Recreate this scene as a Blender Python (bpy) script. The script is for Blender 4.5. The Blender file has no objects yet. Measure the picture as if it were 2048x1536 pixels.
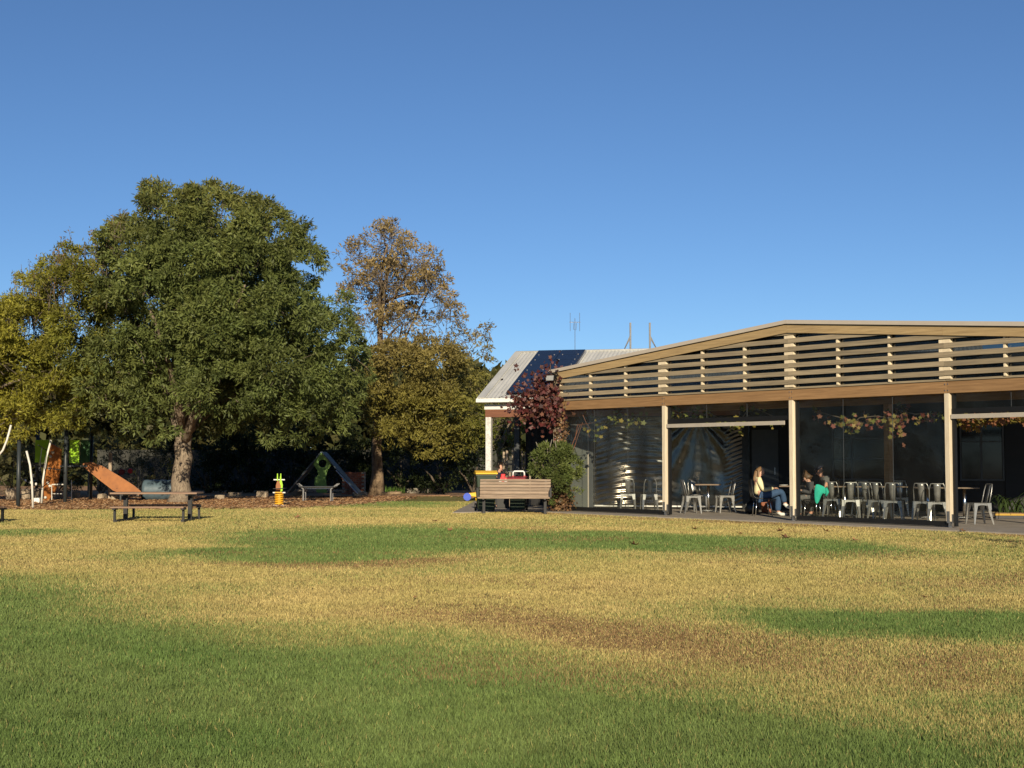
import bpy, bmesh, math, random
import numpy as np
from mathutils import Vector, Matrix
R = math.radians
random.seed(7)
RNG = np.random.default_rng(11)
S = bpy.context.scene
COL = S.collection

# ------------------------------------------------------------------ camera
F, CX, CY, H = 2840.0, 1024.0, 768.0, 1.38
PITCH = math.atan((922 - CY) / F)
cam = bpy.data.cameras.new('Camera')
cam.sensor_width = 36.0
cam.lens = F / 2048.0 * 36.0
cam.clip_start, cam.clip_end = 0.1, 8000
camo = bpy.data.objects.new('camera', cam)
COL.objects.link(camo)
camo.location = (0, 0, H)
camo.rotation_euler = (math.pi / 2 + PITCH, 0, 0)
S.camera = camo

# ------------------------------------------------------------------ sky, sun, exposure
SUN_EL = R(18)
world = bpy.data.worlds.new('World')
S.world = world
world.use_nodes = True
wn, wl = world.node_tree.nodes, world.node_tree.links
wn.clear()
sky = wn.new('ShaderNodeTexSky')
sky.sky_type = 'NISHITA'
sky.sun_disc = False
sky.sun_elevation = SUN_EL
sky.sun_rotation = R(180)
sky.altitude = 2500
sky.air_density = 1.0
sky.dust_density = 0.0
sky.ozone_density = 5.2
bg = wn.new('ShaderNodeBackground')
bg.inputs['Strength'].default_value = 0.079
wo = wn.new('ShaderNodeOutputWorld')
wl.new(sky.outputs[0], bg.inputs['Color'])
wl.new(bg.outputs[0], wo.inputs['Surface'])

sun = bpy.data.lights.new('Sun', 'SUN')
sun.energy = 5.0
sun.angle = R(0.53)
sun.color = (1.0, 0.86, 0.64)
suno = bpy.data.objects.new('sun', sun)
COL.objects.link(suno)
sd = Vector((-0.05, math.cos(SUN_EL), -math.sin(SUN_EL)))
suno.rotation_euler = sd.to_track_quat('-Z', 'Y').to_euler()

S.view_settings.view_transform = 'Standard'
S.view_settings.look = 'None'
S.view_settings.exposure = 0.30
S.view_settings.gamma = 1.0
S.view_settings.use_curve_mapping = False
S.render.engine = 'CYCLES'
S.cycles.max_bounces = 8
S.cycles.transparent_max_bounces = 24
S.cycles.sample_clamp_indirect = 4.0
S.cycles.use_denoising = True
try:
    S.cycles.denoiser = 'OPENIMAGEDENOISE'
except Exception:
    pass


# ------------------------------------------------------------------ pixel to place
def ray(px, py):
    u, v = (px - CX) / F, (CY - py) / F
    c, s = math.cos(PITCH), math.sin(PITCH)
    return Vector((u, c - v * s, s + v * c))


def G(px, py, z=0.0):
    d = ray(px, py)
    t = (z - H) / d.z
    return Vector((d.x * t, d.y * t, z))


def P(px, py, D):
    d = ray(px, py)
    t = D / d.y
    return Vector((d.x * t, D, H + d.z * t))


# ------------------------------------------------------------------ materials
def _nt(name):
    m = bpy.data.materials.new(name)
    m.use_nodes = True
    nt = m.node_tree
    nt.nodes.clear()
    out = nt.nodes.new('ShaderNodeOutputMaterial')
    return m, nt, out


def mat(name, col, col2=None, scale=6.0, stretch=(1, 1, 1), rough=0.7, metal=0.0, bump=0.0,
        detail=5.0, spec=0.4, rnd=0.0, lo=0.3, hi=0.7, coat=0.0):
    m, nt, out = _nt(name)
    N, L = nt.nodes, nt.links
    b = N.new('ShaderNodeBsdfPrincipled')
    L.new(b.outputs[0], out.inputs[0])
    b.inputs['Roughness'].default_value = rough
    b.inputs['Metallic'].default_value = metal
    b.inputs['Specular IOR Level'].default_value = spec
    b.inputs['Coat Weight'].default_value = coat
    col2 = col2 or tuple(c * 0.8 for c in col)
    tc = N.new('ShaderNodeTexCoord')
    oi = N.new('ShaderNodeObjectInfo')
    mul = N.new('ShaderNodeVectorMath'); mul.operation = 'SCALE'
    mul.inputs[0].default_value = (7.3, 11.1, 5.7)
    L.new(oi.outputs['Random'], mul.inputs['Scale'])
    add = N.new('ShaderNodeVectorMath'); add.operation = 'ADD'
    L.new(tc.outputs['Object'], add.inputs[0]); L.new(mul.outputs[0], add.inputs[1])
    mp = N.new('ShaderNodeMapping')
    mp.inputs['Scale'].default_value = stretch
    L.new(add.outputs[0], mp.inputs[0])
    no = N.new('ShaderNodeTexNoise')
    no.inputs['Scale'].default_value = scale
    no.inputs['Detail'].default_value = detail
    no.inputs['Roughness'].default_value = 0.65
    L.new(mp.outputs[0], no.inputs['Vector'])
    cr = N.new('ShaderNodeValToRGB')
    cr.color_ramp.elements[0].position = lo
    cr.color_ramp.elements[1].position = hi
    cr.color_ramp.elements[0].color = (*col2, 1)
    cr.color_ramp.elements[1].color = (*col, 1)
    L.new(no.outputs['Fac'], cr.inputs[0])
    src = cr.outputs[0]
    if rnd:
        hs = N.new('ShaderNodeHueSaturation')
        mr = N.new('ShaderNodeMapRange')
        mr.inputs['To Min'].default_value = 1 - rnd
        mr.inputs['To Max'].default_value = 1 + rnd
        L.new(oi.outputs['Random'], mr.inputs['Value'])
        L.new(mr.outputs[0], hs.inputs['Value'])
        L.new(src, hs.inputs['Color'])
        src = hs.outputs[0]
    L.new(src, b.inputs['Base Color'])
    if bump:
        bp = N.new('ShaderNodeBump')
        bp.inputs['Strength'].default_value = bump
        bp.inputs['Distance'].default_value = 0.02
        L.new(no.outputs['Fac'], bp.inputs['Height'])
        L.new(bp.outputs[0], b.inputs['Normal'])
    return m


def mat_leaf(name, trans=0.3, rough=0.55, spec=0.25):
    m, nt, out = _nt(name)
    N, L = nt.nodes, nt.links
    at = N.new('ShaderNodeAttribute'); at.attribute_name = 'tint'
    b = N.new('ShaderNodeBsdfPrincipled')
    b.inputs['Roughness'].default_value = rough
    b.inputs['Specular IOR Level'].default_value = spec
    L.new(at.outputs['Color'], b.inputs['Base Color'])
    t = N.new('ShaderNodeBsdfTranslucent')
    L.new(at.outputs['Color'], t.inputs['Color'])
    mx = N.new('ShaderNodeMixShader'); mx.inputs[0].default_value = trans
    L.new(b.outputs[0], mx.inputs[1]); L.new(t.outputs[0], mx.inputs[2])
    L.new(mx.outputs[0], out.inputs[0])
    return m


def mat_attr_ground(name, scale=60.0, rough=0.95, bump=0.5):
    m, nt, out = _nt(name)
    N, L = nt.nodes, nt.links
    at = N.new('ShaderNodeAttribute'); at.attribute_name = 'tint'
    tc = N.new('ShaderNodeTexCoord')
    no = N.new('ShaderNodeTexNoise'); no.inputs['Scale'].default_value = scale
    no.inputs['Detail'].default_value = 6
    L.new(tc.outputs['Object'], no.inputs['Vector'])
    hs = N.new('ShaderNodeHueSaturation')
    mr = N.new('ShaderNodeMapRange')
    mr.inputs['To Min'].default_value = 0.45; mr.inputs['To Max'].default_value = 1.4
    L.new(no.outputs['Fac'], mr.inputs['Value']); L.new(mr.outputs[0], hs.inputs['Value'])
    L.new(at.outputs['Color'], hs.inputs['Color'])
    b = N.new('ShaderNodeBsdfPrincipled')
    b.inputs['Roughness'].default_value = rough
    b.inputs['Specular IOR Level'].default_value = 0.1
    L.new(hs.outputs[0], b.inputs['Base Color'])
    bp = N.new('ShaderNodeBump'); bp.inputs['Strength'].default_value = bump
    bp.inputs['Distance'].default_value = 0.03
    L.new(no.outputs['Fac'], bp.inputs['Height']); L.new(bp.outputs[0], b.inputs['Normal'])
    L.new(b.outputs[0], out.inputs[0])
    return m


def mat_clear(name, tint=(0.86, 0.88, 0.86), haze=0.035, rough=0.06, refl=0.32, hazecol=(0.7, 0.72, 0.68), gloss=(0.9, 0.9, 0.9)):
    m, nt, out = _nt(name)
    N, L = nt.nodes, nt.links
    tr = N.new('ShaderNodeBsdfTransparent'); tr.inputs[0].default_value = (*tint, 1)
    gl = N.new('ShaderNodeBsdfGlossy'); gl.inputs['Roughness'].default_value = rough
    gl.inputs['Color'].default_value = (*gloss, 1)
    df = N.new('ShaderNodeBsdfDiffuse'); df.inputs[0].default_value = (*hazecol, 1)
    lw = N.new('ShaderNodeLayerWeight'); lw.inputs['Blend'].default_value = 0.5
    pw_ = N.new('ShaderNodeMath'); pw_.operation = 'POWER'; pw_.inputs[1].default_value = 5.0
    L.new(lw.outputs['Facing'], pw_.inputs[0])
    fr_ = N.new('ShaderNodeMath'); fr_.operation = 'MULTIPLY_ADD'; fr_.inputs[1].default_value = 1 - refl; fr_.inputs[2].default_value = refl
    L.new(pw_.outputs[0], fr_.inputs[0])
    tc = N.new('ShaderNodeTexCoord')
    no = N.new('ShaderNodeTexNoise'); no.inputs['Scale'].default_value = 1.6
    no.inputs['Detail'].default_value = 4
    L.new(tc.outputs['Object'], no.inputs['Vector'])
    bp = N.new('ShaderNodeBump'); bp.inputs['Strength'].default_value = 0.12
    bp.inputs['Distance'].default_value = 0.05
    L.new(no.outputs['Fac'], bp.inputs['Height'])
    L.new(bp.outputs[0], gl.inputs['Normal'])
    m1 = N.new('ShaderNodeMixShader')
    L.new(fr_.outputs[0], m1.inputs[0])
    L.new(tr.outputs[0], m1.inputs[1]); L.new(gl.outputs[0], m1.inputs[2])
    # dust film, patchy
    mr = N.new('ShaderNodeMapRange')
    mr.inputs['From Min'].default_value = 0.35; mr.inputs['From Max'].default_value = 0.7
    mr.inputs['To Min'].default_value = haze * 0.4; mr.inputs['To Max'].default_value = haze * 1.6
    L.new(no.outputs['Fac'], mr.inputs['Value'])
    m2 = N.new('ShaderNodeMixShader')
    L.new(mr.outputs[0], m2.inputs[0])
    L.new(m1.outputs[0], m2.inputs[1]); L.new(df.outputs[0], m2.inputs[2])
    L.new(m2.outputs[0], out.inputs[0])
    return m


MT = {}
MT['post'] = mat('pale_timber', (0.72, 0.63, 0.47), (0.56, 0.46, 0.32), 3, (14, 14, 1.2), 0.75, bump=0.15, rnd=0.05)
MT['beam'] = mat('brown_timber_beam', (0.36, 0.21, 0.095), (0.22, 0.125, 0.055), 2.2, (0.7, 14, 14), 0.7, bump=0.2, rnd=0.08)
MT['slat'] = mat('weathered_slat', (0.36, 0.285, 0.18), (0.19, 0.155, 0.105), 2.2, (0.6, 14, 14), 0.75, bump=0.25, rnd=0.16)
MT['rafter'] = mat('tan_timber', (0.44, 0.315, 0.155), (0.27, 0.185, 0.09), 2.2, (0.6, 14, 14), 0.75, bump=0.25, rnd=0.08)
MT['stud'] = mat('fresh_timber', (0.80, 0.69, 0.49), (0.66, 0.54, 0.36), 4, (12, 12, 2), 0.7, bump=0.1, rnd=0.06)
MT['cap'] = mat('roof_cap_metal', (0.50, 0.44, 0.36), (0.46, 0.40, 0.33), 3, rough=0.5, spec=0.5)
MT['galvroof'] = mat('corrugated_metal', (0.66, 0.65, 0.60), (0.50, 0.50, 0.47), 1.5, (3, 0.5, 1), 0.5, metal=0.2, bump=0.03)
MT['white'] = mat('white_paint', (0.74, 0.73, 0.68), (0.62, 0.61, 0.57), 5, rough=0.6)
MT['palewhite'] = mat('mottled_white_post', (0.70, 0.69, 0.64), (0.45, 0.44, 0.42), 40, (1, 1, 0.6), 0.7, lo=0.4, hi=0.6)
MT['redbeam'] = mat('red_brown_beam', (0.20, 0.075, 0.035), (0.12, 0.045, 0.022), 2.5, (0.7, 12, 12), 0.6)
MT['steel'] = mat('steel', (0.5, 0.5, 0.5), (0.38, 0.38, 0.38), 20, rough=0.35, metal=0.9)
MT['mast'] = mat('dull_grey_steel', (0.20, 0.20, 0.20), (0.12, 0.12, 0.12), 14, rough=0.6)
MT['galv'] = mat('galvanised_chair_steel', (0.42, 0.415, 0.39), (0.28, 0.28, 0.265), 14, rough=0.32, metal=0.65)
MT['chrome'] = mat('chrome_tube', (0.75, 0.75, 0.73), (0.7, 0.7, 0.68), 8, rough=0.18, metal=1.0)
MT['black'] = mat('black_powdercoat', (0.010, 0.010, 0.010), (0.006, 0.006, 0.006), 10, rough=0.5)
MT['blackplastic'] = mat('black_plastic', (0.012, 0.012, 0.013), (0.02, 0.02, 0.02), 10, rough=0.4)
MT['darkwall'] = mat('charcoal_cladding', (0.011, 0.011, 0.012), (0.007, 0.007, 0.008), 2, (1, 4, 8), 0.6, rnd=0.1)
MT['darkframe'] = mat('window_frame_paint', (0.06, 0.066, 0.07), (0.045, 0.05, 0.054), 5, rough=0.5)
MT['glass'] = mat('dark_window_glass', (0.012, 0.014, 0.016), (0.008, 0.009, 0.010), 2, rough=0.06, spec=0.3)
MT['gable_glass'] = mat_clear('gable_polycarbonate', (0.35, 0.38, 0.40), 0.012, 0.10, 0.06, (0.25, 0.30, 0.34))
MT['clear'] = mat_clear('clear_pvc', haze=0.006, refl=0.035)
MT['clear2'] = mat_clear('clear_pvc_dusty', haze=0.018, rough=0.08, refl=0.045)
MT['crinkle'] = mat_clear('crinkled_pvc', (0.30, 0.31, 0.31), 0.03, 0.22, 0.17, (0.42, 0.43, 0.42), (0.92, 0.80, 0.66))
MT['concrete'] = mat('concrete', (0.36, 0.315, 0.255), (0.24, 0.21, 0.17), 2.5, rough=0.85, bump=0.1, detail=8)
MT['silverrail'] = mat('pale_blind_rail', (0.45, 0.40, 0.33), (0.38, 0.34, 0.28), 5, rough=0.5)
MT['greypanel'] = mat('grey_green_panel', (0.10, 0.11, 0.098), (0.08, 0.088, 0.078), 3, rough=0.5)
MT['solar'] = mat('solar_cell', (0.014, 0.022, 0.042), (0.010, 0.016, 0.032), 8, rough=0.22, spec=0.6)
MT['alu'] = mat('aluminium_frame', (0.6, 0.6, 0.6), (0.5, 0.5, 0.5), 10, rough=0.4, metal=0.6)
MT['bench'] = mat('weathered_bench_slat', (0.37, 0.28, 0.195), (0.17, 0.12, 0.085), 3, (0.8, 10, 16), 0.8, bump=0.25, rnd=0.14)
MT['picnic'] = mat('brown_picnic_plank', (0.31, 0.20, 0.13), (0.17, 0.105, 0.07), 3, (0.8, 10, 16), 0.7, bump=0.2, rnd=0.12)
MT['binbody'] = mat('dark_green_bin', (0.022, 0.042, 0.022), (0.016, 0.032, 0.017), 6, rough=0.5)
MT['yellow'] = mat('yellow_plastic', (0.78, 0.47, 0.02), (0.70, 0.41, 0.02), 6, rough=0.4)
MT['red'] = mat('red_plastic', (0.62, 0.02, 0.025), (0.5, 0.015, 0.02), 6, rough=0.4)
MT['darkred'] = mat('dull_red_plastic', (0.25, 0.02, 0.02), (0.2, 0.015, 0.018), 6, rough=0.45)
MT['blue'] = mat('blue_plastic', (0.02, 0.08, 0.55), (0.02, 0.06, 0.45), 6, rough=0.4)
MT['whiteplastic'] = mat('white_plastic', (0.78, 0.78, 0.76), (0.7, 0.7, 0.68), 6, rough=0.4)
MT['bark'] = mat('furrowed_bark', (0.30, 0.24, 0.17), (0.12, 0.09, 0.065), 9, (2.2, 2.2, 0.7), 0.95, bump=0.9, lo=0.35, hi=0.65)
MT['barkpale'] = mat('pale_brown_bark', (0.30, 0.215, 0.13), (0.12, 0.08, 0.05), 5, (2, 2, 1), 0.95, bump=0.8, lo=0.35, hi=0.65)
MT['twig'] = mat('twig', (0.16, 0.125, 0.09), (0.10, 0.08, 0.06), 12, rough=0.9)
MT['leaf'] = mat_leaf('foliage', 0.28)
MT['grass'] = mat_leaf('grass_blade', 0.22, 0.6, 0.2)
MT['lawn'] = mat_attr_ground('lawn_soil')
MT['mulch'] = mat('mulch_bed', (0.46, 0.28, 0.15), (0.22, 0.12, 0.065), 28, rough=0.95, bump=0.8, detail=8)
MT['ground'] = mat('dry_ground', (0.14, 0.11, 0.055), (0.08, 0.065, 0.035), 0.4, rough=0.95, detail=8)
MT['sandstone'] = mat('sandstone', (0.42, 0.34, 0.24), (0.24, 0.19, 0.14), 5, rough=0.9, bump=0.5)
MT['brick'] = mat('red_brick', (0.42, 0.14, 0.075), (0.28, 0.09, 0.05), 9, rough=0.9, rnd=0.2)
MT['mortar'] = mat('mortar', (0.40, 0.36, 0.30), (0.3, 0.27, 0.23), 12, rough=0.95)
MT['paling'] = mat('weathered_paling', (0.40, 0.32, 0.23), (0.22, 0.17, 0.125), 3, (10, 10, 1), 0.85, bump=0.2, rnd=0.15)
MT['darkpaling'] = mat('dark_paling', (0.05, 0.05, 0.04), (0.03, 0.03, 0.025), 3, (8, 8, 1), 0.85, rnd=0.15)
MT['lime'] = mat('lime_plastic', (0.36, 0.66, 0.02), (0.32, 0.60, 0.02), 6, rough=0.35)
MT['deepgreen'] = mat('deep_green_plastic', (0.04, 0.13, 0.035), (0.03, 0.10, 0.03), 6, rough=0.4)
MT['cubbygreen'] = mat('cubby_green_panel', (0.19, 0.36, 0.06), (0.12, 0.26, 0.04), 6, rough=0.45)
MT['cubbyroof'] = mat('cubby_blue_grey_roof', (0.10, 0.15, 0.18), (0.06, 0.09, 0.11), 6, rough=0.5)
MT['orange'] = mat('orange_brown_board', (0.36, 0.13, 0.028), (0.24, 0.085, 0.02), 4, rough=0.45)
MT['playpost'] = mat('charcoal_post', (0.035, 0.042, 0.045), (0.028, 0.034, 0.036), 6, rough=0.45)
MT['rope'] = mat('black_rope', (0.02, 0.02, 0.02), (0.03, 0.03, 0.03), 30, rough=0.8)
MT['whitetube'] = mat('white_tube', (0.68, 0.66, 0.58), (0.6, 0.58, 0.5), 8, rough=0.4)
MT['greytimber'] = mat('grey_timber', (0.28, 0.25, 0.20), (0.16, 0.14, 0.115), 4, (6, 6, 1.5), 0.9, bump=0.3, rnd=0.1)
MT['spring'] = mat('yellow_spring', (0.75, 0.40, 0.02), (0.65, 0.33, 0.02), 6, rough=0.4)
MT['skin'] = mat('skin', (0.62, 0.36, 0.25), (0.56, 0.31, 0.21), 12, rough=0.55)
MT['skinred'] = mat('ruddy_skin', (0.58, 0.30, 0.20), (0.52, 0.26, 0.17), 12, rough=0.55)  # redder skin tone of the capped person
MT['cream'] = mat('cream_knit', (0.76, 0.70, 0.42), (0.70, 0.63, 0.36), 30, rough=0.9, bump=0.1)
MT['jeans'] = mat('blue_denim', (0.05, 0.10, 0.19), (0.035, 0.07, 0.14), 30, rough=0.9)
MT['hairblond'] = mat('dark_blond_hair', (0.25, 0.15, 0.07), (0.12, 0.07, 0.033), 18, (6, 6, 1), 0.5)
MT['hairbrown'] = mat('brown_hair', (0.13, 0.07, 0.03), (0.07, 0.04, 0.02), 18, (6, 6, 1), 0.5)
MT['hairdark'] = mat('dark_hair', (0.03, 0.02, 0.014), (0.02, 0.014, 0.01), 18, (6, 6, 1), 0.5)
MT['darkgrey'] = mat('dark_grey_cloth', (0.075, 0.075, 0.078), (0.055, 0.055, 0.058), 25, rough=0.9)
MT['midgrey'] = mat('grey_cloth', (0.14, 0.138, 0.132), (0.10, 0.10, 0.098), 25, rough=0.9)
MT['navy'] = mat('navy_cloth', (0.015, 0.018, 0.035), (0.012, 0.014, 0.028), 25, rough=0.9)
MT['teal'] = mat('teal_cloth', (0.03, 0.50, 0.36), (0.025, 0.42, 0.30), 14, rough=0.85)
MT['shoe'] = mat('white_shoe', (0.78, 0.77, 0.72), (0.7, 0.69, 0.64), 14, rough=0.6)
MT['brownbag'] = mat('tan_leather', (0.30, 0.09, 0.035), (0.22, 0.065, 0.025), 10, rough=0.55)
MT['tabletop'] = mat('brown_tabletop', (0.24, 0.17, 0.11), (0.17, 0.12, 0.08), 3, (1, 6, 6), 0.45)
MT['eye'] = mat('dark_detail', (0.02, 0.015, 0.012), (0.02, 0.015, 0.012), 5, rough=0.3)
MT['lip'] = mat('lip', (0.45, 0.16, 0.13), (0.42, 0.14, 0.12), 5, rough=0.5)
MT['lampglass'] = mat('floodlight_glass', (0.35, 0.35, 0.34), (0.28, 0.28, 0.27), 5, rough=0.15)
MT['pot'] = mat('dark_planter', (0.05, 0.05, 0.055), (0.04, 0.04, 0.043), 8, rough=0.6)
MT['mustard'] = mat('mustard_edge', (0.45, 0.28, 0.03), (0.4, 0.24, 0.03), 8, rough=0.6)


# ------------------------------------------------------------------ object helpers
def empty(name, label, cat, loc=(0, 0, 0), rz=0.0, group=None):
    o = bpy.data.objects.new(name, None)
    COL.objects.link(o)
    o.empty_display_size = 0.1
    o.location = loc
    o.rotation_euler = (0, 0, rz)
    o['label'] = label
    o['category'] = cat
    if group:
        o['group'] = group
    return o


def tag(o, label=None, cat=None, group=None, kind=None):
    if label: o['label'] = label
    if cat: o['category'] = cat
    if group: o['group'] = group
    if kind: o['kind'] = kind
    return o


def copy_tree(o, parent=None):
    c = o.copy()
    COL.objects.link(c)
    if parent is not None:
        c.parent = parent
    for ch in list(o.children):
        copy_tree(ch, c)
    return c


class MB:
    def __init__(self):
        self.v = []; self.f = []

    def add(self, vs, fs):
        o = len(self.v)
        self.v.extend([tuple(p) for p in vs])
        self.f.extend([tuple(i + o for i in f) for f in fs])
        return self

    def box(self, x0, x1, y0, y1, z0, z1):
        vs = [(x0, y0, z0), (x1, y0, z0), (x1, y1, z0), (x0, y1, z0), (x0, y0, z1), (x1, y0, z1), (x1, y1, z1), (x0, y1, z1)]
        return self.add(vs, [(0, 3, 2, 1), (4, 5, 6, 7), (0, 1, 5, 4), (1, 2, 6, 5), (2, 3, 7, 6), (3, 0, 4, 7)])

    def cbox(self, c, s):
        return self.box(c[0] - s[0] / 2, c[0] + s[0] / 2, c[1] - s[1] / 2, c[1] + s[1] / 2, c[2] - s[2] / 2, c[2] + s[2] / 2)

    def bar(self, a, b, w, h, up=(0, 0, 1), w2=None, h2=None):
        a, b = Vector(a), Vector(b)
        d = (b - a).normalized()
        up = Vector(up)
        if abs(d.dot(up)) > 0.98: up = Vector((0, 1, 0))
        s = d.cross(up).normalized(); u = s.cross(d)
        w2 = w if w2 is None else w2; h2 = h if h2 is None else h2
        vs = []
        for p, ww, hh in ((a, w, h), (b, w2, h2)):
            for i, j in ((-1, -1), (1, -1), (1, 1), (-1, 1)):
                vs.append(p + s * (i * ww / 2) + u * (j * hh / 2))
        return self.add(vs, [(3, 2, 1, 0), (4, 5, 6, 7), (0, 1, 5, 4), (1, 2, 6, 5), (2, 3, 7, 6), (3, 0, 4, 7)])

    def tube(self, pts, r, n=8, caps=True):
        pts = [Vector(p) for p in pts]
        rs = r if isinstance(r, (list, tuple)) else [r] * len(pts)
        vs, fs = [], []
        prev = None
        for i, p in enumerate(pts):
            d = (pts[min(i + 1, len(pts) - 1)] - pts[max(i - 1, 0)]).normalized()
            if prev is None:
                ref = Vector((0, 0, 1)) if abs(d.z) < 0.9 else Vector((1, 0, 0))
                s = d.cross(ref).normalized()
            else:
                s = (prev - d * prev.dot(d)).normalized()
            prev = s
            u = d.cross(s)
            for k in range(n):
                a = 2 * math.pi * k / n
                vs.append(p + (s * math.cos(a) + u * math.sin(a)) * rs[i])
        for i in range(len(pts) - 1):
            for k in range(n):
                k2 = (k + 1) % n
                fs.append((i * n + k, i * n + k2, (i + 1) * n + k2, (i + 1) * n + k))
        if caps:
            fs.append(tuple(range(n - 1, -1, -1)))
            fs.append(tuple(range((len(pts) - 1) * n, len(pts) * n)))
        return self.add(vs, fs)

    def prism(self, poly, a, t0, t1):
        # poly: 2D points; a: axis of extrusion 'x','y','z'
        def m(p, t):
            return {'x': (t, p[0], p[1]), 'y': (p[0], t, p[1]), 'z': (p[0], p[1], t)}[a]
        n = len(poly)
        vs = [m(p, t0) for p in poly] + [m(p, t1) for p in poly]
        fs = [tuple(range(n)), tuple(range(2 * n - 1, n - 1, -1))]
        for i in range(n):
            j = (i + 1) % n
            fs.append((i, i + n, j + n, j))
        return self.add(vs, fs)

    def lathe(self, prof, c=(0, 0, 0), n=16, axis='z'):
        vs, fs = [], []
        for r, z in prof:
            for k in range(n):
                a = 2 * math.pi * k / n
                p = (r * math.cos(a), r * math.sin(a), z)
                if axis == 'x': p = (p[2], p[0], p[1])
                if axis == 'y': p = (p[0], p[2], p[1])
                vs.append((p[0] + c[0], p[1] + c[1], p[2] + c[2]))
        for i in range(len(prof) - 1):
            for k in range(n):
                k2 = (k + 1) % n
                fs.append((i * n + k, i * n + k2, (i + 1) * n + k2, (i + 1) * n + k))
        fs.append(tuple(range(n - 1, -1, -1)))
        fs.append(tuple(range((len(prof) - 1) * n, len(prof) * n)))
        return self.add(vs, fs)

    def mesh(self, name, m, smooth=False):
        me = bpy.data.meshes.new(name)
        me.from_pydata(self.v, [], self.f)
        bm = bmesh.new(); bm.from_mesh(me)
        bmesh.ops.recalc_face_normals(bm, faces=bm.faces)
        bm.to_mesh(me); bm.free()
        if smooth:
            me.polygons.foreach_set('use_smooth', [True] * len(me.polygons))
        me.materials.append(MT[m] if isinstance(m, str) else m)
        me.update()
        return me

    def build(self, name, m, parent=None, smooth=False, bevel=0.0):
        o = bpy.data.objects.new(name, self.mesh(name, m, smooth))
        COL.objects.link(o)
        if parent is not None: o.parent = parent
        if bevel:
            b = o.modifiers.new('bevel', 'BEVEL'); b.width = bevel; b.segments = 2; b.limit_method = 'ANGLE'
        return o


def np_mesh(name, V, Q, m, tint=None, parent=None, smooth=False):
    """mesh from numpy verts and faces of equal size"""
    V = np.asarray(V, dtype=np.float32); Q = np.asarray(Q, dtype=np.int32)
    me = bpy.data.meshes.new(name)
    k = Q.shape[1]
    me.vertices.add(len(V)); me.vertices.foreach_set('co', V.ravel())
    me.loops.add(Q.size); me.loops.foreach_set('vertex_index', Q.ravel())
    me.polygons.add(len(Q))
    me.polygons.foreach_set('loop_start', np.arange(0, Q.size, k, dtype=np.int32))
    me.update(calc_edges=True)
    if smooth:
        me.polygons.foreach_set('use_smooth', np.ones(len(Q), dtype=bool))
    if tint is not None:
        at = me.attributes.new('tint', 'FLOAT_COLOR', 'POINT')
        t = np.ones((len(V), 4), dtype=np.float32); t[:, :3] = tint
        at.data.foreach_set('color', t.ravel())
    me.materials.append(MT[m] if isinstance(m, str) else m)
    o = bpy.data.objects.new(name, me)
    COL.objects.link(o)
    if parent is not None: o.parent = parent
    return o


# 2-D value noise
_LAT = RNG.random((257, 257)).astype(np.float32)


def vnoise(x, y, s=1.0, off=0.0):
    x = np.asarray(x) * s + 37.1 + off; y = np.asarray(y) * s + 11.7 + off * 1.7
    xi = np.floor(x).astype(int); yi = np.floor(y).astype(int)
    fx = x - xi; fy = y - yi
    fx = fx * fx * (3 - 2 * fx); fy = fy * fy * (3 - 2 * fy)
    a = _LAT[xi % 256, yi % 256]; b = _LAT[(xi + 1) % 256, yi % 256]
    c = _LAT[xi % 256, (yi + 1) % 256]; d = _LAT[(xi + 1) % 256, (yi + 1) % 256]
    return (a * (1 - fx) + b * fx) * (1 - fy) + (c * (1 - fx) + d * fx) * fy


def fbm(x, y, s=1.0, o=4, off=0.0):
    t, a, n = 0, 0.5, 0
    for i in range(o):
        t = t + a * vnoise(x, y, s, off + i * 5.3); n += a; a *= 0.5; s *= 2.03
    return t / n


def inpoly(x, y, poly):
    x = np.asarray(x); y = np.asarray(y)
    r = np.zeros(x.shape, bool)
    n = len(poly)
    for i in range(n):
        x0, y0 = poly[i][0], poly[i][1]; x1, y1 = poly[(i + 1) % n][0], poly[(i + 1) % n][1]
        c = ((y0 > y) != (y1 > y))
        with np.errstate(divide='ignore', invalid='ignore'):
            xs = (x1 - x0) * (y - y0) / (y1 - y0 + 1e-12) + x0
        r ^= c & (x < xs)
    return r


# ------------------------------------------------------------------ site frames
PAV_O = Vector((1.296, 38.86, 0.0)); PAV_A = math.atan2(-0.7906, 0.6125)
PD = Vector((0.6125, -0.7906, 0)); PN = Vector((0.7906, 0.6125, 0))       # along the front, inward
HO_O = Vector((-0.674, 41.6, 0.0)); HO_A = R(-15)
HD = Vector((math.cos(R(15)), -math.sin(R(15)), 0)); HN = Vector((math.sin(R(15)), math.cos(R(15)), 0))
BAY = 4.15


def pav(s, y, z=0.0): return PAV_O + PD * s + PN * y + Vector((0, 0, z))
def hou(x, y, z=0.0): return HO_O + HD * x + HN * y + Vector((0, 0, z))


SLABZ = 0.03
slab_poly = [G(905, 1027), pav(-0.5, -0.75), pav(4, -0.9), pav(8.3, -0.62), pav(12.4, -0.95), pav(20, -1.0), pav(20, 9), hou(9, 3), hou(-0.9, 3.0), G(951, 1003), G(938, 1010)]
slab_poly = [(p[0], p[1]) for p in slab_poly]
mulch_poly = [(G(-260, 1012)[0], G(-260, 1012)[1])] + [(G(a, b)[0], G(a, b)[1]) for a, b in
              ((0, 1017), (110, 1021), (220, 1019), (330, 1016), (430, 1017), (560, 1016), (650, 1013), (720, 1009), (780, 1003), (815, 997), (840, 992), (900, 991), (945, 996))] + [(-0.5, 52), (-0.5, 78), (-30, 78)]

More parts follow.
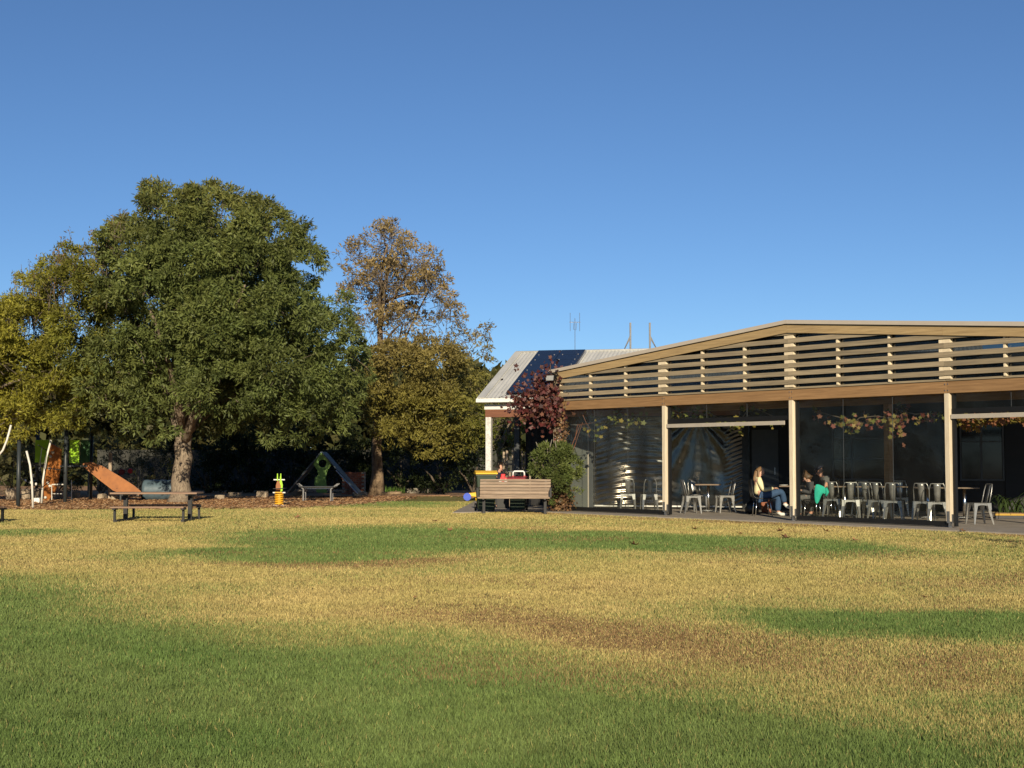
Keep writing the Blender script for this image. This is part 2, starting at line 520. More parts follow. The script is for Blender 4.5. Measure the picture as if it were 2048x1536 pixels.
# ================================================================== SETTING
gm = MB(); gm.add([(-3000, -200, -0.03), (3000, -200, -0.03), (3000, 4000, -0.03), (-3000, 4000, -0.03)], [(0, 1, 2, 3)])
tag(gm.build('ground', 'ground'), kind='structure')


# lawn colour: where the turf is green, straw or bare brown
def ell(x, y, cx, cy, rx, ry, ang=0.0, soft=0.35):
    c, s = math.cos(ang), math.sin(ang)
    dx, dy = x - cx, y - cy
    u = (dx * c + dy * s) / rx; v = (-dx * s + dy * c) / ry
    d = np.sqrt(u * u + v * v)
    return np.clip((1 + soft - d) / (2 * soft), 0, 1)


def lawn_masks(x, y):
    wx = x + (fbm(x, y, 0.55, 3, 3.0) - 0.5) * 1.9
    wy = y + (fbm(x, y, 0.45, 3, 9.0) - 0.5) * 2.6
    # near green half
    ln = (wx + 6.2) * 10.2 + (wy - 17.2) * 8.7
    g = np.clip(0.5 - ln / 13.4 / 2.2, 0, 1)
    g = np.maximum(g, ell(wx, wy, -2.0, 25.4, 3.3, 4.6, 0, 0.25))
    g = np.maximum(g, ell(wx, wy, 2.2, 24.5, 5.2, 2.3, math.atan2(-5.7, 7.5), 0.3))
    g = np.maximum(g, ell(wx, wy, -3.4, 20.6, 2.2, 1.5, 0, 0.4) * 0.9)
    g = np.maximum(g, ell(wx, wy, 3.75, 12.3, 1.8, 1.65, -0.3, 0.3))
    g = np.maximum(g, ell(wx, wy, -10.0, 27.5, 1.6, 1.7, 0, 0.4) * 0.7)
    g = np.maximum(g, ell(wx, wy, 6.5, 21.5, 2.0, 1.2, -0.5, 0.5) * 0.45)
    g = np.maximum(g, ell(wx, wy, 3.2, 7.9, 2.0, 1.0, -0.6, 0.6) * 0.55)
    g = np.maximum(g, ell(wx, wy, -4.2, 46, 3.0, 4.0, 0, 0.4) * 0.75)
    g = np.maximum(g, ell(wx, wy, -9.5, 18.5, 3.0, 2.2, -0.5, 0.6) * 0.5)
    g = np.maximum(g, np.clip((fbm(x, y, 0.35, 4, 31.0) - 0.42) * 1.4, 0, 0.28))
    bl = np.clip((fbm(x, y, 0.5, 4, 71.0) - 0.60) * 2.2, 0, 0.35)
    bl = np.maximum(bl, ell(wx, wy, 0.75, 11.6, 1.9, 0.75, math.atan2(-2.3, 2.0), 0.75))
    bl = np.maximum(bl, ell(wx, wy, -1.8, 19.4, 1.9, 0.55, 0.35, 0.55) * 0.9)
    bl = np.maximum(bl, ell(wx, wy, 5.6, 16.2, 1.3, 1.0, 0, 0.6) * 0.6)
    bl = np.maximum(bl, ell(wx, wy, 3.3, 9.7, 0.75, 0.55, 0, 0.6) * 0.8)
    bl = np.maximum(bl, ell(wx, wy, 0.0, 16.0, 2.0, 0.8, -0.5, 0.7) * 0.25)
    # worn strip along the paving
    s = (x - PAV_O.x) * PD.x + (y - PAV_O.y) * PD.y
    q = (x - PAV_O.x) * PN.x + (y - PAV_O.y) * PN.y
    n1 = fbm(x, y, 0.7, 3, 21.0)
    strip = np.clip(1.3 - np.abs(q + 1.2) / 0.8, 0, 1) * (s > -3) * np.clip((n1 - 0.30) * 4, 0, 1)
    bl = np.maximum(bl, strip * 0.95)
    g = g * (1 - strip)
    return np.clip(g, 0, 1), np.clip(bl, 0, 1)


C_GREEN = np.array([0.112, 0.188, 0.046]); C_GREEN2 = np.array([0.185, 0.240, 0.072])
C_STRAW = np.array([0.53, 0.41, 0.165]); C_STRAW2 = np.array([0.38, 0.335, 0.110])
C_BROWN = np.array([0.27, 0.175, 0.080])


def lawn_col(x, y, jitter=0.0):
    g, b = lawn_masks(x, y)
    n = fbm(x, y, 0.9, 4, 40.0)[:, None]; n2 = fbm(x, y, 6.0, 3, 60.0)[:, None]
    gr = C_GREEN * (1 - n) + C_GREEN2 * n
    st = C_STRAW * (1 - n) + C_STRAW2 * n
    if jitter:
        # each blade is green or straw by chance
        r = RNG.random(len(x))
        gg = np.where(r < np.clip(g * 1.3 - 0.08 + (n2[:, 0] - 0.5) * 0.4, 0.0, 0.97), 1.0, 0.0)
        gg = np.clip(gg * 0.75 + g * 0.25, 0, 1)[:, None]
        rb = RNG.random(len(x)); bb = np.where(rb < b * 0.75, 1.0, 0.0)[:, None]
    else:
        gg, bb = g[:, None], b[:, None] * 0.6
    c = st * (1 - gg) + gr * gg
    c = c * (1 - bb) + C_BROWN * bb
    c = c * (0.78 + 0.44 * n2)
    if jitter:
        c = c * (1 + (RNG.random((len(x), 1)) - 0.5) * jitter)
    return c, g, b


def lawn_sheet():
    ys = np.concatenate([np.arange(1, 14, 0.16), np.arange(14, 30, 0.3), np.arange(30, 56.1, 0.5)])
    us = np.linspace(-1, 1, 141)
    YY, UU = np.meshgrid(ys, us, indexing='ij')
    XX = UU * (YY * 0.40 + 5.0)
    x, y = XX.ravel(), YY.ravel()
    c, _, _ = lawn_col(x, y)
    z = np.zeros_like(x)
    n, m = len(ys), len(us)
    i, j = np.meshgrid(np.arange(n - 1), np.arange(m - 1), indexing='ij')
    a = (i * m + j).ravel()
    q = np.stack([a, a + 1, a + m + 1, a + m], 1)
    o = np_mesh('lawn', np.stack([x, y, z], 1), q, 'lawn', c * 0.62)
    tag(o, kind='structure')


lawn_sheet()


def grass():
    xs, ys = [], []
    base = 11500.0
    for d0 in np.arange(6.0, 48.0, 0.5):
        d = d0 + 0.25
        n = min(max(base * (8 / d) ** 2, 650), 13000)
        hw = 0.3606 * d + 0.9
        k = int(n * 2 * hw * 0.5)
        xs.append(RNG.uniform(-hw, hw, k)); ys.append(RNG.uniform(d0, d0 + 0.5, k))
    x = np.concatenate(xs); y = np.concatenate(ys)
    ex = x + (fbm(x, y, 2.2, 2, 5.0) - 0.5) * 0.5; ey = y + (fbm(x, y, 1.8, 2, 8.0) - 0.5) * 0.9
    keep = ~inpoly(ex, ey, slab_poly) & ~inpoly(ex, ey, mulch_poly) & ~((x < -0.4) & (y > 51))
    x, y = x[keep], y[keep]
    c, g, b = lawn_col(x, y, 0.75)
    n = len(x)
    hgt = (0.018 + 0.020 * RNG.random(n)) * (0.8 + 0.35 * g - 0.35 * b) * np.clip((y / 9) ** 0.15, 1, 1.3)
    hgt *= 0.75 + 0.5 * fbm(x, y, 3.0, 2, 77.0)
    w = 0.0036 * np.clip(y / 8, 0.9, 6) ** 0.75 * RNG.uniform(0.7, 1.3, n)
    a = RNG.uniform(0, 2 * math.pi, n)
    lean = RNG.uniform(0.1, 0.9, n) * hgt
    la = RNG.uniform(0, 2 * math.pi, n)
    dx, dy = np.cos(a) * w, np.sin(a) * w
    V = np.empty((n, 3, 3), np.float32)
    V[:, 0] = np.stack([x - dx, y - dy, np.full(n, -0.002)], 1)
    V[:, 1] = np.stack([x + dx, y + dy, np.full(n, -0.002)], 1)
    V[:, 2] = np.stack([x + np.cos(la) * lean, y + np.sin(la) * lean, hgt], 1)
    T = np.repeat(c, 3, axis=0)
    o = np_mesh('lawn_grass', V.reshape(-1, 3), np.arange(n * 3).reshape(-1, 3), 'grass', T)
    tag(o, 'short mown lawn grass, patchy green and straw', 'grass', kind='stuff')


grass()

# paving
m = MB()
m.prism(slab_poly, 'z', -0.1, SLABZ)
tag(m.build('paving', 'concrete'), kind='structure')

# mulch bed with chips
m = MB()
m.prism(mulch_poly, 'z', -0.02, 0.012)
tag(m.build('mulch_bed', 'mulch'), kind='structure')


def mulch_chips():
    n = 45000
    x = RNG.uniform(-20, 0, n); y = 40 + 15 * RNG.random(n) ** 1.3
    k = inpoly(x + RNG.normal(0, .3, n), y + RNG.normal(0.3, .8, n), mulch_poly)
    x, y = x[k], y[k]; n = len(x)
    a = RNG.uniform(0, 6.28, n); L = RNG.uniform(0.02, 0.055, n); W = RNG.uniform(0.008, 0.02, n)
    tz = RNG.uniform(-0.5, 0.9, n)
    ux, uy = np.cos(a), np.sin(a)
    z = 0.012 + RNG.uniform(0.0, 0.02, n)
    V = np.empty((n, 4, 3), np.float32)
    for i, (p, q) in enumerate(((-1, -1), (1, -1), (1, 1), (-1, 1))):
        V[:, i, 0] = x + ux * L * p - uy * W * q
        V[:, i, 1] = y + uy * L * p + ux * W * q
        V[:, i, 2] = z + tz * L * p * 0.5 + 0.012 * (q > 0) + 0.006
    pal = np.array([[0.56, 0.345, 0.18], [0.36, 0.20, 0.10], [0.68, 0.48, 0.27], [0.22, 0.125, 0.07], [0.62, 0.36, 0.17]])
    c = pal[RNG.integers(0, 5, n)]
    o = np_mesh('mulch_chips', V.reshape(-1, 3), np.arange(n * 4).reshape(-1, 4), 'leaf', np.repeat(c, 4, axis=0))
    tag(o, 'brown wood mulch chips and fallen leaves under the trees', 'mulch', kind='stuff')


mulch_chips()


# ================================================================== FOLIAGE ENGINE
def unit(v): return v / (np.linalg.norm(v, axis=1, keepdims=True) + 1e-9)


def leaves(name, Pt, Dr, L, W, C, parent, matname='leaf'):
    n = len(Pt)
    rnd = unit(RNG.normal(size=(n, 3)))
    side = unit(np.cross(Dr, rnd))
    nrm = np.cross(side, Dr)
    L = L[:, None]; W = W[:, None]
    V = np.empty((n, 4, 3), np.float32)
    V[:, 0] = Pt
    V[:, 1] = Pt + Dr * L * 0.45 + side * W * 0.5 + nrm * W * 0.15
    V[:, 2] = Pt + Dr * L
    V[:, 3] = Pt + Dr * L * 0.45 - side * W * 0.5 + nrm * W * 0.15
    o = np_mesh(name, V.reshape(-1, 3), np.arange(n * 4).reshape(-1, 4), matname, np.repeat(C, 4, axis=0), parent)
    o['kind'] = 'stuff'
    return o


def clump_points(lobes, sub, per, rsub=(0.28, 0.45), up=0.25, front=None):
    """lobes (n,4) -> spray points, outward dirs, clump ids; smaller clumps ride on each lobe"""
    lobes = np.asarray(lobes, float)
    PT, DR, LI = [], [], []
    for li, (cx, cy, cz, r) in enumerate(lobes):
        ns = max(3, int(sub * (r ** 2)))
        d = unit(RNG.normal(size=(ns, 3)) + np.array([0, -0.25, up]))
        sr = r * RNG.uniform(rsub[0], rsub[1], ns)
        sc = np.array([cx, cy, cz]) + d * (r * RNG.uniform(0.58, 1.04, ns))[:, None]
        for k in range(ns):
            m_ = max(4, int(per * sr[k] ** 2))
            e = unit(RNG.normal(size=(m_, 3)) + d[k] * 0.9 + np.array([0, 0, 0.35]))
            p = sc[k] + e * (sr[k] * RNG.uniform(0.45, 1.05, m_))[:, None] * np.array([1.1, 1.1, 0.8])
            PT.append(p); DR.append(unit(e + d[k] * 0.6)); LI.append(np.full(m_, li * 1000 + k))
    PT = np.concatenate(PT); DR = np.concatenate(DR); LI = np.concatenate(LI)
    # drop what lies deep inside another lobe
    keep = np.ones(len(PT), bool)
    for (cx, cy, cz, r) in lobes:
        keep &= np.linalg.norm(PT - np.array([cx, cy, cz]), axis=1) > r * 0.55
    return PT[keep], DR[keep], LI[keep]


def spray(PT, DR, LI, k, L, W, droop, colf, spread=0.9):
    n = len(PT)
    p = np.repeat(PT, k, axis=0); d = np.repeat(DR, k, axis=0); li = np.repeat(LI, k)
    dd = unit(d * 0.7 + unit(RNG.normal(size=(n * k, 3))) * spread + np.array([0, 0, -droop]))
    p = p + RNG.normal(size=(n * k, 3)) * L * 0.28
    ll = L * RNG.uniform(0.65, 1.25, n * k); ww = W * RNG.uniform(0.7, 1.25, n * k)
    return p, dd, ll, ww, colf(p, li)


def palette(cols, var=0.45, clumpvar=0.55, grad=None):
    cols = np.array(cols)

    def f(p, li):
        n = len(p)
        h = (np.sin(li * 12.9898) * 43758.5453) % 1.0
        h2 = (np.sin(li * 78.233) * 12543.123) % 1.0
        w = RNG.random(n) * 0.45 + h * 0.55
        idx = w * (len(cols) - 1)
        i0 = np.clip(np.floor(idx).astype(int), 0, len(cols) - 2); fr = (idx - i0)[:, None]
        c = cols[i0] * (1 - fr) + cols[i0 + 1] * fr
        if grad is not None:
            c = grad(p, c)
        return c * (1 + (RNG.random((n, 1)) - 0.5) * var) * (1 + (h2[:, None] - 0.5) * clumpvar)  # clump tone painted in, standing in for shaded hollows between leaf clumps
    return f


def lobes_px(rows, D, depth=1.0, both=True, seed=1, shrink=0.92):
    """(px,py,rpx[,dD]) rows -> world lobes; a crown is as deep as it is wide"""
    out = []
    rg = np.random.default_rng(seed)
    xs = np.array([r[0] for r in rows], float)
    cxm = (xs.min() + xs.max()) / 2; hw = max((xs.max() - xs.min()) / 2, 1)
    for r in rows:
        t = (r[0] - cxm) / hw
        half = depth * math.sqrt(max(0.08, 1 - 0.8 * t * t))
        offs = (-half, 0.15 * half, half * 0.9) if both else (0,)
        for i, o in enumerate(offs):
            dd = o + (r[3] if len(r) > 3 else 0) + rg.uniform(-0.4, 0.4)
            p = P(r[0], r[1], D + dd)
            rad = r[2] * shrink * (D + dd) / F
            j = rg.uniform(-0.2, 0.2, 2) * rad
            out.append((p.x + j[0] * (i > 0), p.y, max(p.z + j[1] * (i > 0), rad * 0.9), rad * (1 if i == 0 else 0.92)))
    return out


def trunk_mesh(parent, base, top, r0, r1, limbs, mname, flare=1.5, name='trunk', seg=9, wob=0.06, seed=3):
    rg = random.Random(seed)
    m = MB()
    base, top = Vector(base), Vector(top)
    pts, rs = [], []
    for i in range(seg + 1):
        t = i / seg
        p = base.lerp(top, t)
        p += Vector((rg.uniform(-wob, wob), rg.uniform(-wob, wob), 0)) * (1 if 0 < i else 0)
        pts.append(p)
        fl = 1 + (flare - 1) * max(0, 1 - t * 5) ** 2
        rs.append((r0 + (r1 - r0) * t) * fl * rg.uniform(0.95, 1.05))
    m.tube(pts, rs, 14)
    for (t, end, ra, rb) in limbs:
        s = pts[min(seg, int(t * seg))]
        e = Vector(end)
        mid = s.lerp(e, 0.5) + Vector((rg.uniform(-.3, .3), rg.uniform(-.3, .3), 0.25 * (e - s).length * 0.5))
        q = []
        for i in range(7):
            u = i / 6
            q.append(s * (1 - u) ** 2 + mid * 2 * u * (1 - u) + e * u * u)
        m.tube(q, [ra + (rb - ra) * i / 6 for i in range(7)], 8)
    return m.build(name, mname, parent, smooth=True)


def twigs(parent, starts, ends, r, name='branch'):
    m = MB()
    for s, e in zip(starts, ends):
        s, e = Vector(s), Vector(e)
        mid = s.lerp(e, 0.5) + Vector((random.uniform(-.1, .1), random.uniform(-.1, .1), 0.06)) * (e - s).length
        m.tube([s, mid, e], [r, r * 0.7, r * 0.3], 4, caps=False)
    o = m.build(name, 'twig', parent)
    o['kind'] = 'stuff'
    return o


def make_tree(name, label, base, lobes, trunk, leafspec, colf, group=None, limbs_n=10, bark='bark', sub=7, per=45, extra=None):
    """trunk=(top point, r0, r1)"""
    root = empty(name, label, 'tree', base, group=group)
    bl = Vector(base)
    L = np.array(lobes)
    rel = L.copy(); rel[:, :3] -= np.array(base)
    top = Vector(trunk[0]) - bl
    rg = random.Random(5)
    pick = sorted(range(len(rel)), key=lambda i: -rel[i][3])
    limbs = []
    for i in pick[:limbs_n]:
        e = Vector(rel[i][:3])
        limbs.append((rg.uniform(0.45, 1.0), e, trunk[2] * 0.75, 0.03))
    trunk_mesh(root, (0, 0, -0.05), top, trunk[1], trunk[2], limbs, bark)
    PT, DR, LI = clump_points(rel, sub, per)
    k, ll, ww, droop = leafspec
    p, d, l, w, c = spray(PT, DR, LI, k, ll, ww, droop, lambda p, li: colf(p + np.array(base), li))
    keep = p[:, 2] > 0.25
    leaves('crown', p[keep], d[keep], l[keep], w[keep], c[keep], root)
    # branchlets from lobe hearts to the clumps
    n = len(PT); idx = RNG.choice(n, min(n, 500), replace=False)
    lid = (LI[idx] // 1000).astype(int)
    ctr = rel[lid, :3]; vec = PT[idx] - ctr
    twigs(root, ctr + vec * RNG.uniform(0.2, 0.7, (len(idx), 1)) + RNG.normal(0, 0.12, (len(idx), 3)), PT[idx], 0.013)
    if extra: extra(root, rel, PT, DR, LI)
    return root


# ------------------------------------------------------------------ the big green tree
BT = G(361, 1006)
big_rows = [(345, 445, 84), (440, 452, 84), (528, 480, 78), (275, 505, 80), (590, 535, 66), (390, 540, 100), (490, 570, 100),
            (300, 620, 100), (410, 660, 110), (570, 640, 95), (650, 660, 72), (240, 650, 78), (690, 720, 55), (215, 740, 75), (320, 745, 95),
            (450, 770, 85), (560, 755, 95), (650, 765, 78), (230, 825, 62), (300, 850, 55), (545, 830, 62), (630, 832, 60), (690, 800, 45), (682, 862, 30), (590, 852, 34), (180, 800, 45)]
big_lobes = lobes_px(big_rows, 47.2, depth=4.2, seed=2)


def big_grad(p, c):
    t = np.clip((p[:, 2] - 7.5) / 3.0, 0, 1)[:, None] * 0.55
    s = np.clip((-11.5 - p[:, 0]) / 2.5, 0, 1)[:, None] * 0.25
    a = np.clip(t + s, 0, 0.7) * RNG.random((len(p), 1)) * 1.5
    a = np.clip(a, 0, 0.8)
    return c * (1 - a) + np.array([0.19, 0.165, 0.035]) * a


make_tree('ash_tree', 'big round dense dark green tree with thick rough trunk beside the picnic table', BT, big_lobes,
          (P(372, 800, 47.2), 0.33, 0.22), (8, 0.165, 0.048, 0.30),
          palette([(0.085, 0.112, 0.032), (0.125, 0.152, 0.042), (0.175, 0.195, 0.055)], grad=big_grad), limbs_n=14, sub=13.0, per=165)

# ------------------------------------------------------------------ yellowing tree at the left edge
LT = G(-70, 1004)
left_rows = [(60, 660, 75), (120, 590, 70), (180, 540, 50), (40, 760, 85), (120, 720, 70), (165, 640, 55), (100, 812, 66), (20, 840, 58), (150, 812, 40),
             (-60, 690, 80), (-80, 800, 90), (-60, 880, 60), (-120, 740, 80), (60, 590, 45), (20, 650, 50), (95, 555, 34), (145, 525, 36), (-20, 670, 60), (200, 600, 50)]
left_lobes = lobes_px(left_rows, 46.3, depth=1.9, seed=4)


def left_grad(p, c):
    kx = 1024 + p[:, 0] / p[:, 1] * F
    a = np.clip((150 - kx) / 200, 0, 1)[:, None] * 0.75 + RNG.random((len(p), 1)) * 0.25
    lo = np.clip((4.0 - p[:, 2]) / 3, 0, 1)[:, None] * 0.35
    a = np.clip(a + lo, 0, 0.95) * (0.5 + RNG.random((len(p), 1)) * 0.5)
    return c * (1 - a) + np.array([0.36, 0.32, 0.042]) * a


def left_shoots(root, rel, PT, DR, LI):
    # long upright half-bare shoots along the top
    st, en, lp, ld = [], [], [], []
    b = np.array(root.location)
    for i in range(130):
        px = RNG.uniform(10, 245); t = (px - 10) / 235
        topy = 592 - 165 * t ** 0.7 + RNG.uniform(-18, 80)
        D = 46.0 + RNG.uniform(-1.4, 1.4)
        e = np.array(P(px + RNG.normal(-4, 13), topy, D)) - b
        s = np.array(P(px + RNG.normal(0, 5), topy + RNG.uniform(40, 110), D)) - b
        st.append(s); en.append(e)
        for k in range(int(RNG.integers(10, 26))):
            u = RNG.random() ** 0.5
            lp.append(s + (e - s) * u + RNG.normal(size=3) * 0.05)
            ld.append(RNG.normal(size=3) * 0.7 + np.array([0, 0, 0.5]))
    twigs(root, st, en, 0.016, 'upright_shoot')
    n = len(lp)
    pal = np.array([[0.20, 0.15, 0.035], [0.13, 0.13, 0.03], [0.26, 0.15, 0.05], [0.12, 0.10, 0.035]])
    leaves('shoot_leaves', np.array(lp), unit(np.array(ld)), RNG.uniform(.09, .16, n), RNG.uniform(.03, .045, n), pal[RNG.integers(0, 4, n)], root)


make_tree('yellowing_tree', 'yellow green tree with bare upright shoots at the left edge', LT, left_lobes,
          (P(-40, 780, 45.5), 0.22, 0.14), (7, 0.14, 0.042, 0.2),
          palette([(0.10, 0.125, 0.022), (0.15, 0.16, 0.026), (0.20, 0.185, 0.03)], grad=left_grad), limbs_n=9, sub=17, per=190, extra=left_shoots)

# ------------------------------------------------------------------ brown autumn tree
AT = G(753, 990)
aut_rows = [(775, 490, 52), (825, 530, 50), (715, 515, 40), (770, 570, 60), (850, 590, 52), (715, 590, 45), (885, 640, 45), (800, 650, 50), (740, 660, 45),
            (930, 690, 36), (965, 665, 24), (975, 710, 22)]
aut_low = [(790, 745, 70), (870, 745, 70), (740, 780, 45), (800, 830, 62), (880, 830, 68), (935, 770, 48), (950, 840, 48), (845, 880, 40), (775, 870, 34), (915, 890, 42)]
aut_lobes = lobes_px(aut_rows, 57.0, depth=2.0, seed=6)
aut_lobes_low = lobes_px(aut_low, 56.2, depth=2.3, seed=8)


def aut_grad(p, c):
    t = np.clip((p[:, 2] - 3.5) / 4.0, 0, 1)[:, None]
    br = np.array([0.29, 0.215, 0.095])
    gr = np.array([0.20, 0.185, 0.040])
    tgt = gr * (1 - t) + br * t
    kx = 1024 + p[:, 0] / p[:, 1] * F
    gm_ = np.clip((kx - 900) / 70, 0, 1)[:, None] * (1 - t) * 0.6
    tgt = tgt * (1 - gm_) + np.array([0.14, 0.18, 0.025]) * gm_
    a = 0.45 + 0.55 * RNG.random((len(p), 1))
    return c * (1 - a) + tgt * a


def aut_extra(root, rel, PT, DR, LI):
    b = np.array(root.location)
    rl = np.array(aut_lobes_low); rl[:, :3] -= b
    p2, d2, l2 = clump_points(rl, 15, 150)
    p, d, l, w, c = spray(p2, d2, l2, 7, 0.15, 0.05, 0.35, lambda p, li: palette([(0.15, 0.11, 0.03), (0.20, 0.17, 0.035)], grad=aut_grad)(p + b, li))
    k = p[:, 2] > 0.5
    leaves('lower_crown', p[k], d[k], l[k], w[k], c[k], root)
    # the fine bare branches that show against the sky
    idx = RNG.choice(len(PT), min(420, len(PT)), replace=False)
    lid = (LI[idx] // 1000).astype(int)
    vec = PT[idx] - rel[lid, :3]
    twigs(root, rel[lid, :3] + vec * RNG.uniform(0.1, 0.6, (len(idx), 1)) + RNG.normal(0, 0.2, (len(idx), 3)) - np.array([0, 0, 0.2]), PT[idx], 0.010, 'twig')


make_tree('autumn_tree', 'sparse brown autumn tree with pale slim trunk left of the verandah', AT, aut_lobes,
          (P(765, 560, 57.2), 0.24, 0.07), (5, 0.17, 0.055, 0.25),
          palette([(0.20, 0.14, 0.05), (0.27, 0.20, 0.08)], grad=aut_grad), limbs_n=12, bark='barkpale', sub=13, per=100, extra=aut_extra)


# ------------------------------------------------------------------ shrubs
def shrub(name, label, base, lobes, leafspec, cols, sub=8, per=40, group=None, stem=0.06, stems=4, grad=None, cat='shrub', mname='twig'):
    root = empty(name, label, cat, base, group=group)
    rel = np.array(lobes, float); rel[:, :3] -= np.array(base)
    m = MB()
    for i in range(min(stems, len(rel))):
        e = Vector(rel[i][:3])
        s = Vector((random.uniform(-.1, .1), random.uniform(-.1, .1), -0.03))
        mid = s.lerp(e, 0.55) + Vector((0, 0, 0.15))
        m.tube([s, mid, e], [stem, stem * 0.75, stem * 0.35], 6)
    m.build('stem', mname, root, smooth=True)
    PT, DR, LI = clump_points(rel, sub, per)
    k, ll, ww, droop = leafspec
    p, d, l, w, c = spray(PT, DR, LI, k, ll, ww, droop, palette(cols, grad=grad))
    kk = p[:, 2] > 0.02
    leaves('foliage', p[kk], d[kk], l[kk], w[kk], c[kk], root)
    return root


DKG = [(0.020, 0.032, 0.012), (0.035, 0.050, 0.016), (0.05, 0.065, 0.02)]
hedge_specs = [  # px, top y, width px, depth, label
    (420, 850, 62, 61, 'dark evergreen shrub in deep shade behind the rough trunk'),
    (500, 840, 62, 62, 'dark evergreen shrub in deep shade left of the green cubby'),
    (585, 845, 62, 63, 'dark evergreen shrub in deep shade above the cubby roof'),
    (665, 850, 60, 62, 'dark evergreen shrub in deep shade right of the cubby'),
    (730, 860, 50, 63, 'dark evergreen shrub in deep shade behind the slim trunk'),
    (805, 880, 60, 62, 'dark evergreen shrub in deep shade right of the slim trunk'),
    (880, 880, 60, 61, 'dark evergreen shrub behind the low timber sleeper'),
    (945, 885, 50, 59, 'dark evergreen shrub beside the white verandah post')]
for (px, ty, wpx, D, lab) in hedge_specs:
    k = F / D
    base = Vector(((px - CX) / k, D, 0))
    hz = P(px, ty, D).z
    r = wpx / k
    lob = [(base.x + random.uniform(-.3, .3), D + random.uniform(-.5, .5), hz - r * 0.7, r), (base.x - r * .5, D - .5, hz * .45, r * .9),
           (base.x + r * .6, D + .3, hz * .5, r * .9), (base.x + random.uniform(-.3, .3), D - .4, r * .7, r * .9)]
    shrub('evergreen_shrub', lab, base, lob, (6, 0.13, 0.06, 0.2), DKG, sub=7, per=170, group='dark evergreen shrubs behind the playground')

DRY = [(0.17, 0.145, 0.075), (0.13, 0.14, 0.055), (0.23, 0.18, 0.085)]
for (px, ty, wpx, D, cols, lab) in [
    (-40, 880, 60, 58, DRY, 'olive bush at the left picture edge behind the playground'),
    (30, 880, 62, 58, DRY, 'straggly olive bush behind the leftmost black play post'),
    (115, 880, 62, 58.5, [(0.11, 0.115, 0.05), (0.16, 0.14, 0.06)], 'dull olive bush behind the climbing panel'),
    (205, 880, 62, 58, DRY, 'dry brownish bush behind the slide'),
    (275, 880, 58, 59, [(0.05, 0.06, 0.025), (0.08, 0.08, 0.035)], 'dark twiggy bush behind the timber play kitchen'),
    (312, 905, 32, 54, [(0.11, 0.12, 0.03), (0.17, 0.15, 0.035)], 'yellowish leafy bush left of the rough trunk')]:
    k = F / D
    base = Vector(((px - CX) / k, D, 0)); hz = P(px, ty, D).z; r = wpx / k
    lob = [(base.x, D, hz - r * .6, r * .8), (base.x - r * .6, D - .3, hz * .4, r * .8), (base.x + r * .6, D, hz * .45, r * .8), (base.x, D - .5, r * .5, r * .7)]
    shrub('bush', lab, base, lob, (6, 0.14, 0.035, 0.1), cols, sub=9, per=130, group='bushes behind the playground', stem=0.03)

# far tree seen over the verandah roof, and the tree line further out
for (rows, D, nm, lab, cols) in [
    ([(985, 790, 48), (950, 800, 40), (1010, 830, 50)], 72, 'olive_tree', 'olive green far tree showing left of the metal roof', [(0.10, 0.10, 0.03), (0.13, 0.12, 0.035)]),
    ([(1000, 880, 36), (1022, 850, 40), (1022, 900, 36), (985, 845, 30), (1030, 870, 30)], 52, 'leafy_tree', 'bright yellow green tree seen under the verandah roof', [(0.13, 0.16, 0.022), (0.19, 0.19, 0.03)])]:
    base = Vector(((rows[0][0] - CX) / F * D, D, 0))
    make_tree(nm, lab, base, lobes_px(rows, D, depth=0.8, seed=9), (P(rows[0][0], rows[0][1], D), 0.12, 0.06), (6, 0.14, 0.05, 0.2), palette(cols), limbs_n=3, sub=8, per=130)


def far_wood():
    n0 = 1500
    px = RNG.uniform(-160, 1090, n0); D = RNG.uniform(78, 100, n0)
    hh = 5.6 + 2.0 * fbm(px / 90.0, D / 30.0, 1.0, 3, 14.0) + RNG.uniform(-.6, .2, n0)
    z = hh * RNG.random(n0) ** 0.6
    c = np.stack([(px - CX) / F * D, D, z], 1)
    k = 34
    p = np.repeat(c, k, axis=0) + unit(RNG.normal(size=(n0 * k, 3))) * np.repeat(RNG.uniform(.5, 1.0, n0), k)[:, None] * RNG.uniform(.5, 1, (n0 * k, 1))
    p[:, 2] = np.abs(p[:, 2])
    d = unit(RNG.normal(size=(n0 * k, 3)))
    col = np.array([[0.045, 0.055, 0.02], [0.07, 0.075, 0.025], [0.09, 0.085, 0.03]])[RNG.integers(0, 3, n0 * k)]
    o = leaves('far_wood', p, d, RNG.uniform(.5, .9, n0 * k), RNG.uniform(.28, .5, n0 * k), col, None)
    tag(o, 'far dark line of trees behind the garden fence', 'wood', kind='stuff')


far_wood()


def added_tree_belt():
    # unseen trees added beyond the left picture edge to darken the blinds' reflections
    n0 = 700
    D = RNG.uniform(6, 75, n0); x = -30 - RNG.uniform(0, 7, n0)
    hh = 6.5 + 4.0 * fbm(D / 7.0, x / 9.0, 1.0, 3, 54.0)
    z = hh * RNG.random(n0) ** 0.7
    k = 30
    p = np.repeat(np.stack([x, D, z], 1), k, axis=0) + unit(RNG.normal(size=(n0 * k, 3))) * RNG.uniform(.4, 1.5, (n0 * k, 1))
    p[:, 2] = np.abs(p[:, 2])
    col = np.array([[0.05, 0.065, 0.02], [0.08, 0.09, 0.028], [0.12, 0.11, 0.03]])[RNG.integers(0, 3, n0 * k)]
    o = leaves('added_tree_belt', p, unit(RNG.normal(size=(n0 * k, 3))), RNG.uniform(.3, .6, n0 * k), RNG.uniform(.15, .3, n0 * k), col, None)
    tag(o, 'unseen belt of trees added beyond the left picture edge for reflections', 'wood', kind='stuff')


added_tree_belt()


